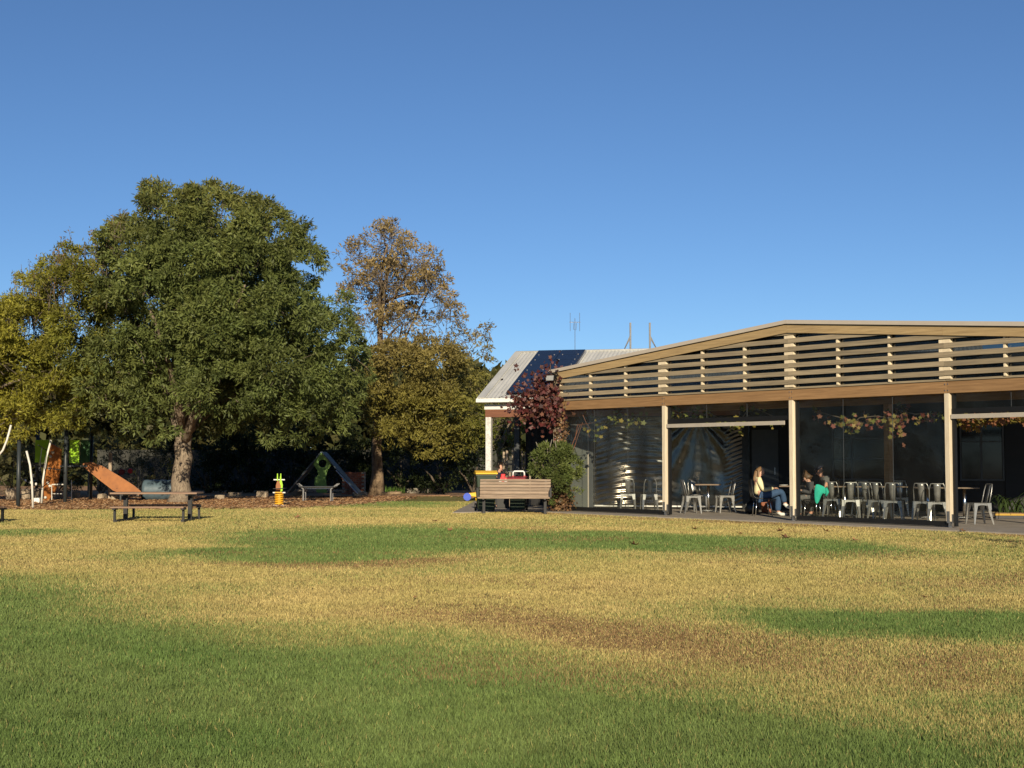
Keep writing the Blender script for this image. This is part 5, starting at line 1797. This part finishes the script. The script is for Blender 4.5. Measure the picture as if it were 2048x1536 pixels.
# grass tuft by the slim trunk
g = G(778, 988)
n = 260
p = np.stack([RNG.normal(0, .28, n), RNG.normal(0, .15, n), np.zeros(n)], 1)
d = unit(np.stack([RNG.normal(0, .45, n), RNG.normal(0, .4, n), np.ones(n)], 1))
tr_ = empty('grass_tuft', 'tuft of green strappy grass right of the slim trunk', 'plant', g)
leaves('blades', p, d, RNG.uniform(.2, .42, n), RNG.uniform(.012, .02, n), np.array([[0.09, 0.17, 0.03]]) * RNG.uniform(.7, 1.4, (n, 1)), tr_)

# planter with strappy plant at right
pg = gz(2035, 1040)
pl = empty('planter', 'dark trough planter with mustard edge at the right picture edge', 'planter', pg, HO_A)
m = MB(); m.box(-.5, 1.0, -.22, .22, 0, .13); m.build('trough', 'pot', pl, bevel=0.01)
m = MB(); m.box(-.51, 1.01, -.235, -.222, .08, .125); m.build('edge_strip', 'mustard', pl)
m = MB(); m.box(-.48, .98, -.2, .2, .131, .14); m.build('soil', 'mulch', pl)
sp_ = empty('strap_plant', 'arching dark green strap leaved plant in the trough planter', 'plant', (pg[0], pg[1], SLABZ + .14), HO_A)
for i in range(85):
    a = random.uniform(0, 6.28); L_ = random.uniform(.55, 1.15); b0 = Vector((random.uniform(-.4, .9), random.uniform(-.12, .12), 0))
    e = Vector((math.cos(a), math.sin(a), 0))
    m = MB(); vs = []
    for k in range(6):
        t = k / 5
        c = b0 + e * (L_ * .62 * t) + Vector((0, 0, L_ * (1.25 * t - 1.05 * t * t * (0.8 + .4 * abs(math.sin(i))))))
        w_ = .028 * (1 - t * .85); s_ = Vector((-e.y, e.x, 0))
        vs += [c - s_ * w_, c + s_ * w_]
    m.add(vs, [(2 * k, 2 * k + 1, 2 * k + 3, 2 * k + 2) for k in range(5)])
    lf = m.build('leaf', 'strap' if 'strap' in MT else MT.setdefault('strap', mat('strap_leaf', (0.045, 0.075, 0.022), (0.03, 0.05, 0.016), 6, rough=0.4)), sp_)

# bush just outside the frame on the right; its shadow lies on the lawn
bb_ = Vector((8.55, 21.2, 0))
shrub('round_bush', 'round garden bush beyond the right picture edge casting a shadow', bb_, [(8.50, 21.2, .65, .6), (9.1, 21.0, .6, .6), (8.65, 21.5, 1.15, .5), (8.9, 21.2, 1.0, .55)], (6, .09, .03, 0), [(0.06, 0.09, 0.02), (0.09, 0.12, 0.03)], sub=14, per=260)

# fallen leaves on the lawn
lfm = MB()
lfm.add([(0, -.055, .02), (.02, -.02, .008), (.05, -.01, .022), (.025, .01, .006), (.03, .055, .03), (0, .03, .008), (-.03, .055, .028), (-.025, .01, .008), (-.05, -.012, .03), (-.02, -.02, .008)], [tuple(range(10))])
lfmesh = lfm.mesh('fallen_leaf', MT.setdefault('deadleaf', mat('dead_leaf', (0.26, 0.13, 0.055), (0.15, 0.075, 0.035), 20, rough=0.8, rnd=0.3)))
for i, (px, py, s) in enumerate(((1570, 1075, 1.6), (1652, 1063, 1.3), (1268, 1090, 1.2), (1560, 1062, 1.1), (1708, 1080, 1.0), (1850, 1195, .9), (870, 1043, 1.2), (1924, 1062, 1.1), (595, 1035, 1.4), (900, 1060, 1.0), (830, 1195, .8), (1575, 1178, .8), (1390, 1058, 1.0), (1480, 1068, .9))):
    g = G(px, py, .03)
    s = s * (1.0 if py < 1100 else 0.5)
    o = bpy.data.objects.new('fallen_leaf', lfmesh); COL.objects.link(o); o.location = g; o.rotation_euler = (random.uniform(-.4, .4), random.uniform(-.4, .4), random.uniform(0, 6)); o.scale = (s * 1.4, s * 1.4, s * 1.4)
    tag(o, 'dry curled brown leaf lying on the lawn', 'leaf', 'fallen leaves on the lawn')


# ================================================================== PEOPLE
def skin_mesh(name, joints, edges, rootj, parent, mm, sub=2):
    names = list(joints)
    me = bpy.data.meshes.new(name)
    me.from_pydata([joints[n][0] for n in names], [(names.index(a), names.index(b)) for a, b in edges], [])
    o = bpy.data.objects.new(name, me); COL.objects.link(o)
    o.modifiers.new('skin', 'SKIN')
    sv_ = me.skin_vertices[0].data
    for i, n in enumerate(names):
        r = joints[n][1]
        sv_[i].radius = r if isinstance(r, tuple) else (r, r)
        sv_[i].use_root = (n == rootj)
    ss = o.modifiers.new('sub', 'SUBSURF'); ss.levels = sub; ss.render_levels = sub
    dg = bpy.context.evaluated_depsgraph_get()
    ev = o.evaluated_get(dg)
    nm = bpy.data.meshes.new_from_object(ev)
    nm.name = name
    o.modifiers.clear()
    o.data = nm
    nm.materials.clear(); nm.materials.append(MT[mm])
    nm.polygons.foreach_set('use_smooth', [True] * len(nm.polygons))
    if parent is not None: o.parent = parent
    return o


def hand(parent, wrist, dirv, mm, s=1.0, curl=.6):
    w = Vector(wrist); d = Vector(dirv).normalized()
    side = d.cross(Vector((0, 0, 1))).normalized(); dn = Vector((0, 0, -1))
    J = {'w': (tuple(w), .022 * s), 'p': (tuple(w + d * .05 * s), (.032 * s, .018 * s))}
    E = [('w', 'p')]
    for i, (o_, L_) in enumerate(((-.03, .060), (-.01, .072), (.01, .068), (.028, .052))):
        k = w + d * .085 * s + side * o_ * s
        k2 = k + (d * (1 - curl * .5) + dn * curl).normalized() * L_ * .55 * s
        k3 = k2 + (d * (1 - curl) + dn * (curl + .3)).normalized() * L_ * .5 * s
        J[f'a{i}'] = (tuple(k), .0095 * s); J[f'b{i}'] = (tuple(k2), .0085 * s); J[f'c{i}'] = (tuple(k3), .0065 * s)
        E += [('p', f'a{i}'), (f'a{i}', f'b{i}'), (f'b{i}', f'c{i}')]
    t1 = w + d * .035 * s - side * .04 * s; t2 = t1 + (d - side * .4).normalized() * .04 * s
    J['t1'] = (tuple(t1), .011 * s); J['t2'] = (tuple(t2), .009 * s); E += [('w', 't1'), ('t1', 't2')]
    return skin_mesh('hand', J, E, 'w', parent, mm, 1)


def face(parent, c, fwd, s=1.0):
    c = Vector(c); f = Vector(fwd).normalized(); side = f.cross(Vector((0, 0, 1))).normalized()
    for k in (-1, 1):
        m = MB(); m.lathe([(.001, -.004), (.010 * s, 0), (.001, .004)], c + f * .088 * s + side * .033 * k * s + Vector((0, 0, .005)), 8, 'x' if abs(f.x) > .7 else 'y'); m.build('eye', 'eye', parent)
    m = MB(); m.cbox(c + f * .088 * s + Vector((0, 0, -.062 * s)), (.012 if abs(f.x) > .7 else .05 * s, .05 * s if abs(f.x) > .7 else .012, .012)); m.build('mouth', 'lip', parent)


def person(label, loc, rz, J, skinE, garments, hair, hands, headc, fwd, hs=1.0, skinm='skin'):
    p = empty('person', label, 'person', loc, rz)
    skin_mesh('body', J, skinE, 'pelvis', p, skinm)
    for (nm, jj, ee, rt, mm) in garments: skin_mesh(nm, jj, ee, rt, p, mm)
    for (nm, jj, ee, rt, mm) in hair: skin_mesh(nm, jj, ee, rt, p, mm)
    for (w, d, s, c) in hands: hand(p, w, d, skinm, s, c)
    face(p, headc, fwd, hs)
    return p


def jset(base, names, k=1.0, add=0.0, over=None):
    o = {}
    for n in names:
        r = base[n][1]
        r = tuple(q * k + add for q in r) if isinstance(r, tuple) else r * k + add
        o[n] = (base[n][0], r)
    if over: o.update(over)
    return o


# seated woman in cream, facing right (+x), legs crossed
J = {'pelvis': ((-.05, 0, .53), (.13, .12)), 'waist': ((-.08, 0, .68), (.115, .10)), 'chest': ((-.09, 0, .83), (.125, .10)), 'neckb': ((-.07, 0, .965), (.055, .055)),
     'neck': ((-.045, 0, 1.02), (.046, .046)), 'head': ((-.005, 0, 1.105), (.078, .088)), 'crown': ((-.015, 0, 1.185), (.07, .08)), 'top': ((-.02, 0, 1.225), (.04, .045)),
     'nose': ((.085, 0, 1.095), (.016, .016)), 'chin': ((.05, 0, 1.035), (.03, .035)),
     'shR': ((-.085, -.155, .915), .06), 'elR': ((.02, -.24, .66), .046), 'wrR': ((.28, -.12, .70), .028),
     'shL': ((-.085, .155, .915), .06), 'elL': ((.03, .24, .66), .046), 'wrL': ((.28, .10, .69), .028),
     'hipR': ((.02, -.09, .50), .10), 'knR': ((.50, -.06, .63), .07), 'anR': ((.58, .02, .33), .045), 'ftR': ((.67, .03, .25), .035),
     'hipL': ((.02, .09, .50), .10), 'knL': ((.44, .09, .50), .07), 'anL': ((.42, .08, .12), .045), 'ftL': ((.54, .08, .05), .035)}
SE = [('pelvis', 'waist'), ('waist', 'chest'), ('chest', 'neckb'), ('neckb', 'neck'), ('neck', 'head'), ('head', 'crown'), ('crown', 'top'), ('head', 'nose'), ('head', 'chin'),
      ('chest', 'shR'), ('shR', 'elR'), ('elR', 'wrR'), ('chest', 'shL'), ('shL', 'elL'), ('elL', 'wrL'),
      ('pelvis', 'hipR'), ('hipR', 'knR'), ('knR', 'anR'), ('anR', 'ftR'), ('pelvis', 'hipL'), ('hipL', 'knL'), ('knL', 'anL'), ('anL', 'ftL')]
TOPN = ['pelvis', 'waist', 'chest', 'neckb', 'shR', 'elR', 'wrR', 'shL', 'elL', 'wrL']
TOPE = [('pelvis', 'waist'), ('waist', 'chest'), ('chest', 'neckb'), ('chest', 'shR'), ('shR', 'elR'), ('elR', 'wrR'), ('chest', 'shL'), ('shL', 'elL'), ('elL', 'wrL')]
LEGN = ['pelvis', 'hipR', 'knR', 'anR', 'hipL', 'knL', 'anL']
LEGE = [('pelvis', 'hipR'), ('hipR', 'knR'), ('knR', 'anR'), ('pelvis', 'hipL'), ('hipL', 'knL'), ('knL', 'anL')]
hairJ = {'a': ((.03, 0, 1.215), (.035, .06)), 'b': ((-.045, 0, 1.195), (.07, .085)), 'c': ((-.085, 0, 1.12), (.055, .085)), 'd': ((-.11, 0, 1.02), (.042, .08)), 'e': ((-.14, -.01, .93), (.032, .07)), 'f': ((-.165, -.01, .86), (.015, .04)),
         'g': ((-.07, -.075, 1.13), (.03, .03)), 'h': ((-.085, -.09, 1.0), (.025, .03)), 'i': ((-.09, -.09, .90), (.015, .015))}
hairE = [('a', 'b'), ('b', 'c'), ('c', 'd'), ('d', 'e'), ('e', 'f'), ('b', 'g'), ('g', 'h'), ('h', 'i')]
wj = dict(J)
woman = person('person in cream jumper and blue jeans seated in profile facing right', (WO.x, WO.y, SLABZ - .02), 0, J, SE,
               [('jumper', jset(J, TOPN, 1.08, .014), TOPE, 'chest', 'cream'),
                ('jeans', jset(J, LEGN, 1.05, .016, {'anR': (J['anR'][0], .075), 'anL': (J['anL'][0], .075)}), LEGE, 'pelvis', 'jeans'),
                ('shoe', {'a': ((.57, .02, .33), .05), 'b': ((.60, .02, .27), .052), 'c': ((.70, .03, .22), .042), 'd': ((.74, .03, .21), .03)}, [('a', 'b'), ('b', 'c'), ('c', 'd')], 'b', 'shoe'),
                ('shoe', {'a': ((.42, .08, .11), .045), 'b': ((.44, .08, .065), .05), 'c': ((.56, .08, .055), .042), 'd': ((.64, .08, .05), .03)}, [('a', 'b'), ('b', 'c'), ('c', 'd')], 'b', 'shoe')],
               [('hair', hairJ, hairE, 'b', 'hairblond')],
               [((.28, -.12, .70), (1, .3, .1), 1.0, .5), ((.28, .10, .69), (1, -.3, .1), 1.0, .5)], (-.005, 0, 1.105), (1, 0, 0))

# adult in dark cap and grey T-shirt, seated facing left (-x): build facing +x and turn round
AO = G(1652, 1035); AO.z = SLABZ - .02
J2 = {k: ((v[0][0], v[0][1], v[0][2]), v[1]) for k, v in J.items()}
J2.update({'waist': ((-.03, 0, .69), (.13, .115)), 'chest': ((.03, 0, .85), (.14, .115)), 'neckb': ((.09, 0, .98), (.06, .06)), 'neck': ((.115, 0, 1.03), (.052, .052)), 'head': ((.16, 0, 1.105), (.08, .09)),
           'crown': ((.15, 0, 1.19), (.075, .085)), 'top': ((.145, 0, 1.235), (.045, .05)), 'nose': ((.25, 0, 1.08), (.018, .018)), 'chin': ((.215, 0, 1.035), (.032, .036)),
           'shR': ((.03, -.18, .94), .068), 'elR': ((.05, -.26, .66), .05), 'wrR': ((.30, -.18, .74), .03), 'shL': ((.03, .18, .94), .068), 'elL': ((.06, .27, .66), .05), 'wrL': ((.30, .20, .74), .03),
           'knR': ((.45, -.12, .52), .075), 'anR': ((.40, -.12, .12), .05), 'ftR': ((.52, -.12, .05), .04), 'knL': ((.45, .12, .52), .075), 'anL': ((.36, .12, .12), .05), 'ftL': ((.48, .12, .05), .04)})
sleeve = {'chest': (J2['chest'][0], (.152, .13)), 'pelvis': (J2['pelvis'][0], (.15, .14)), 'waist': (J2['waist'][0], (.145, .13)), 'neckb': (J2['neckb'][0], (.072, .072)),
          'shR': (J2['shR'][0], .085), 'slR': ((.042, -.225, .80), .07), 'shL': (J2['shL'][0], .085), 'slL': ((.045, .23, .80), .07)}
sleeveE = [('pelvis', 'waist'), ('waist', 'chest'), ('chest', 'neckb'), ('chest', 'shR'), ('shR', 'slR'), ('chest', 'shL'), ('shL', 'slL')]
capJ = {'a': ((.155, 0, 1.165), (.088, .098)), 'b': ((.15, 0, 1.215), (.08, .09)), 'c': ((.145, 0, 1.25), (.045, .05)), 'd': ((.24, 0, 1.165), (.06, .018)), 'e': ((.30, 0, 1.15), (.045, .012))}
person('person in dark cap and grey T-shirt leaning over the table facing left', AO, math.pi, J2, SE,
       [('t_shirt', sleeve, sleeveE, 'chest', 'midgrey'), ('trousers', jset(J2, LEGN, 1.05, .016), LEGE, 'pelvis', 'darkgrey'),
        ('shoe', {'a': ((.40, -.12, .10), .048), 'c': ((.54, -.12, .055), .045), 'd': ((.61, -.12, .05), .03)}, [('a', 'c'), ('c', 'd')], 'a', 'darkgrey'),
        ('shoe', {'a': ((.36, .12, .10), .048), 'c': ((.50, .12, .055), .045), 'd': ((.57, .12, .05), .03)}, [('a', 'c'), ('c', 'd')], 'a', 'darkgrey'),
        ('cap', capJ, [('a', 'b'), ('b', 'c'), ('a', 'd'), ('d', 'e')], 'a', 'navy')],
       [('hair', {'a': ((.10, 0, 1.12), (.06, .085)), 'b': ((.085, 0, 1.07), (.045, .075))}, [('a', 'b')], 'a', 'hairdark')],
       [((.30, -.18, .74), (1, .2, .05), 1.05, .5), ((.30, .20, .74), (1, -.2, .05), 1.05, .5)], (.16, 0, 1.105), (1, 0, 0), 1.0, 'skinred')
ac = copy_tree(bc); ac['label'] = 'black shell chair with chrome legs under the capped person'; ac.location = (AO.x + .02, AO.y, SLABZ); ac.rotation_euler = (0, 0, math.pi)
ac['group'] = bc['group'] = 'black shell chairs at the table'

# child between, facing left, on own chair
KO = G(1622, 1037); KO.z = SLABZ - .02
ks = .78
JC = {k: ((v[0][0] * ks, v[0][1] * ks, v[0][2] * ks), tuple(q * ks for q in v[1]) if isinstance(v[1], tuple) else v[1] * ks) for k, v in J2.items()}
for k in ('head', 'crown', 'top', 'nose', 'chin', 'neck', 'neckb'):
    JC[k] = ((JC[k][0][0] - .03, 0, JC[k][0][2] + .09), tuple(q * 1.15 for q in JC[k][1]))
for k in ('pelvis', 'waist', 'chest', 'shR', 'elR', 'wrR', 'shL', 'elL', 'wrL', 'hipR', 'knR', 'hipL', 'knL'):
    JC[k] = ((JC[k][0][0], JC[k][0][1], JC[k][0][2] + .09), JC[k][1])
hj = {'a': ((.11, 0, 1.06), (.06, .075)), 'b': ((.07, 0, 1.05), (.085, .09)), 'c': ((.04, 0, .98), (.07, .085)), 'd': ((.03, 0, .91), (.045, .07))}
person('small brown haired child in dark top seated beside the capped person', KO, math.pi, JC, SE,
       [('top', jset(JC, TOPN, 1.08, .012), TOPE, 'chest', 'darkgrey'), ('trousers', jset(JC, LEGN, 1.08, .016), LEGE, 'pelvis', 'midgrey'),
        ('shoe', {'a': (JC['anR'][0], .045), 'c': ((JC['anR'][0][0] + .12, JC['anR'][0][1], .05), .04), 'd': ((JC['anR'][0][0] + .18, JC['anR'][0][1], .045), .028)}, [('a', 'c'), ('c', 'd')], 'a', 'shoe'),
        ('shoe', {'a': (JC['anL'][0], .045), 'c': ((JC['anL'][0][0] + .12, JC['anL'][0][1], .05), .04), 'd': ((JC['anL'][0][0] + .18, JC['anL'][0][1], .045), .028)}, [('a', 'c'), ('c', 'd')], 'a', 'shoe')],
       [('hair', hj, [('a', 'b'), ('b', 'c'), ('c', 'd')], 'b', 'hairbrown')],
       [(JC['wrR'][0], (1, .3, .2), .8, .5), (JC['wrL'][0], (1, -.3, .2), .8, .5)], (JC['head'][0][0] + .0, 0, JC['head'][0][2]), (1, 0, 0), .95)
kc_ = copy_tree(bc); kc_['label'] = 'black shell chair with chrome legs under the small child'; kc_.location = (KO.x + .02, KO.y + .02, SLABZ); kc_.rotation_euler = (0, 0, math.pi); kc_['group'] = bc['group']

# teal jacket hanging in front of the capped person
tj = G(1642, 1038)
jk = empty('teal_jacket', 'bright teal jacket hanging from the lap of the capped person', 'jacket', (tj.x, tj.y - .12, SLABZ))
D = tj.y - .28
A_ = [(1630, 966), (1640, 968), (1652, 974), (1657, 985), (1653, 992), (1648, 982), (1643, 992), (1640, 1003), (1634, 1010), (1629, 1005), (1628, 985)]
m = MB()
vs = []
for i, (px, py) in enumerate(A_):
    v = P(px, py, D) - jk.location; vs.append(v + Vector((0, .03 * math.sin(i * 2.1), 0)))
cen = P(1638, 984, D) - jk.location + Vector((0, -.07, 0))
c2 = P(1636, 996, D) - jk.location + Vector((0, -.05, 0))
n = len(vs)
m.add(vs + [cen, c2], [(i, (i + 1) % n, n) for i in (10, 0, 1, 2, 3, 4, 5)] + [(6, 7, n + 1), (7, 8, n + 1), (8, 9, n + 1), (9, 10, n + 1), (10, n, n + 1), (n, 6, n + 1)])
o = m.build('jacket_body', 'teal', jk); o.modifiers.new('t', 'SOLIDIFY').thickness = 0.025; o.modifiers.new('s', 'SUBSURF').render_levels = 2
m = MB(); m.tube([P(1652, 976, D) - jk.location, P(1655, 984, D - .03) - jk.location, P(1652, 992, D) - jk.location], [.035, .04, .025], 8); m.build('sleeve', 'teal', jk, True)

# child standing behind the bins
CO = G(998, 1018); CO.z = SLABZ - .02
JS = {'pelvis': ((0, 0, .66), (.11, .09)), 'waist': ((0, 0, .78), (.10, .085)), 'chest': ((0, 0, .92), (.115, .09)), 'neckb': ((.0, 0, 1.03), .05), 'neck': ((.01, 0, 1.07), .042), 'head': ((.03, 0, 1.155), (.08, .088)), 'crown': ((.015, 0, 1.235), (.075, .085)), 'top': ((.01, 0, 1.275), (.045, .05)),
      'nose': ((.12, 0, 1.145), .015), 'chin': ((.075, 0, 1.09), .03), 'shR': ((0, -.13, 1.0), .052), 'elR': ((-.01, -.17, .80), .04), 'wrR': ((.12, -.15, .68), .026), 'shL': ((0, .13, 1.0), .052), 'elL': ((0, .17, .80), .04), 'wrL': ((.13, .15, .70), .026),
      'hipR': ((0, -.07, .62), .085), 'knR': ((.02, -.08, .36), .06), 'anR': ((-.01, -.08, .08), .042), 'ftR': ((.09, -.08, .04), .035), 'hipL': ((0, .07, .62), .085), 'knL': ((.02, .08, .36), .06), 'anL': ((-.01, .08, .08), .042), 'ftL': ((.09, .08, .04), .035)}
person('small dark haired child in dark clothes standing behind the wheelie bins', CO, R(-40), JS, SE,
       [('top', jset(JS, TOPN, 1.08, .012), TOPE, 'chest', 'navy'), ('trousers', jset(JS, LEGN, 1.06, .012), LEGE, 'pelvis', 'darkgrey'),
        ('shoulder_patch', {'a': ((0, -.15, 1.03), .055), 'b': ((-.01, -.165, .95), .058)}, [('a', 'b')], 'a', 'whiteplastic'),
        ('shoe', {'a': ((-.01, -.08, .08), .045), 'c': ((.10, -.08, .045), .042)}, [('a', 'c')], 'a', 'darkgrey'), ('shoe', {'a': ((-.01, .08, .08), .045), 'c': ((.10, .08, .045), .042)}, [('a', 'c')], 'a', 'darkgrey')],
       [('hair', {'a': ((.07, 0, 1.25), (.05, .065)), 'b': ((.0, 0, 1.25), (.085, .092)), 'c': ((-.035, 0, 1.18), (.065, .085))}, [('a', 'b'), ('b', 'c')], 'b', 'hairdark')],
       [(JS['wrR'][0], (1, 0, -.3), .8, .5), (JS['wrL'][0], (1, 0, -.3), .8, .5)], (.03, 0, 1.155), (1, 0, 0), .95)

# cup with straw on the table
cp = G(1596, 1035); cp.z = SLABZ + .745
cup = empty('drink_glass', 'small glass with white straw on the table behind the third post', 'glass', cp)
m = MB(); m.lathe([(.028, 0), (.036, .12), (.033, .12), (.026, .01)], n=14); m.build('cup', 'whiteplastic', cup, True)
m = MB(); m.tube([(0, 0, .02), (.02, 0, .26)], .006, 6); m.build('straw', 'whiteplastic', cup)
pp = G(1568, 1034); pp.z = SLABZ + .745
plt = empty('plate', 'white plate on the table in front of the person in cream', 'plate', (pp.x, pp.y, pp.z))
m = MB(); m.lathe([(.05, 0), (.11, .015), (.105, .02), (.05, .008)], n=20); m.build('dish', 'whiteplastic', plt, True)
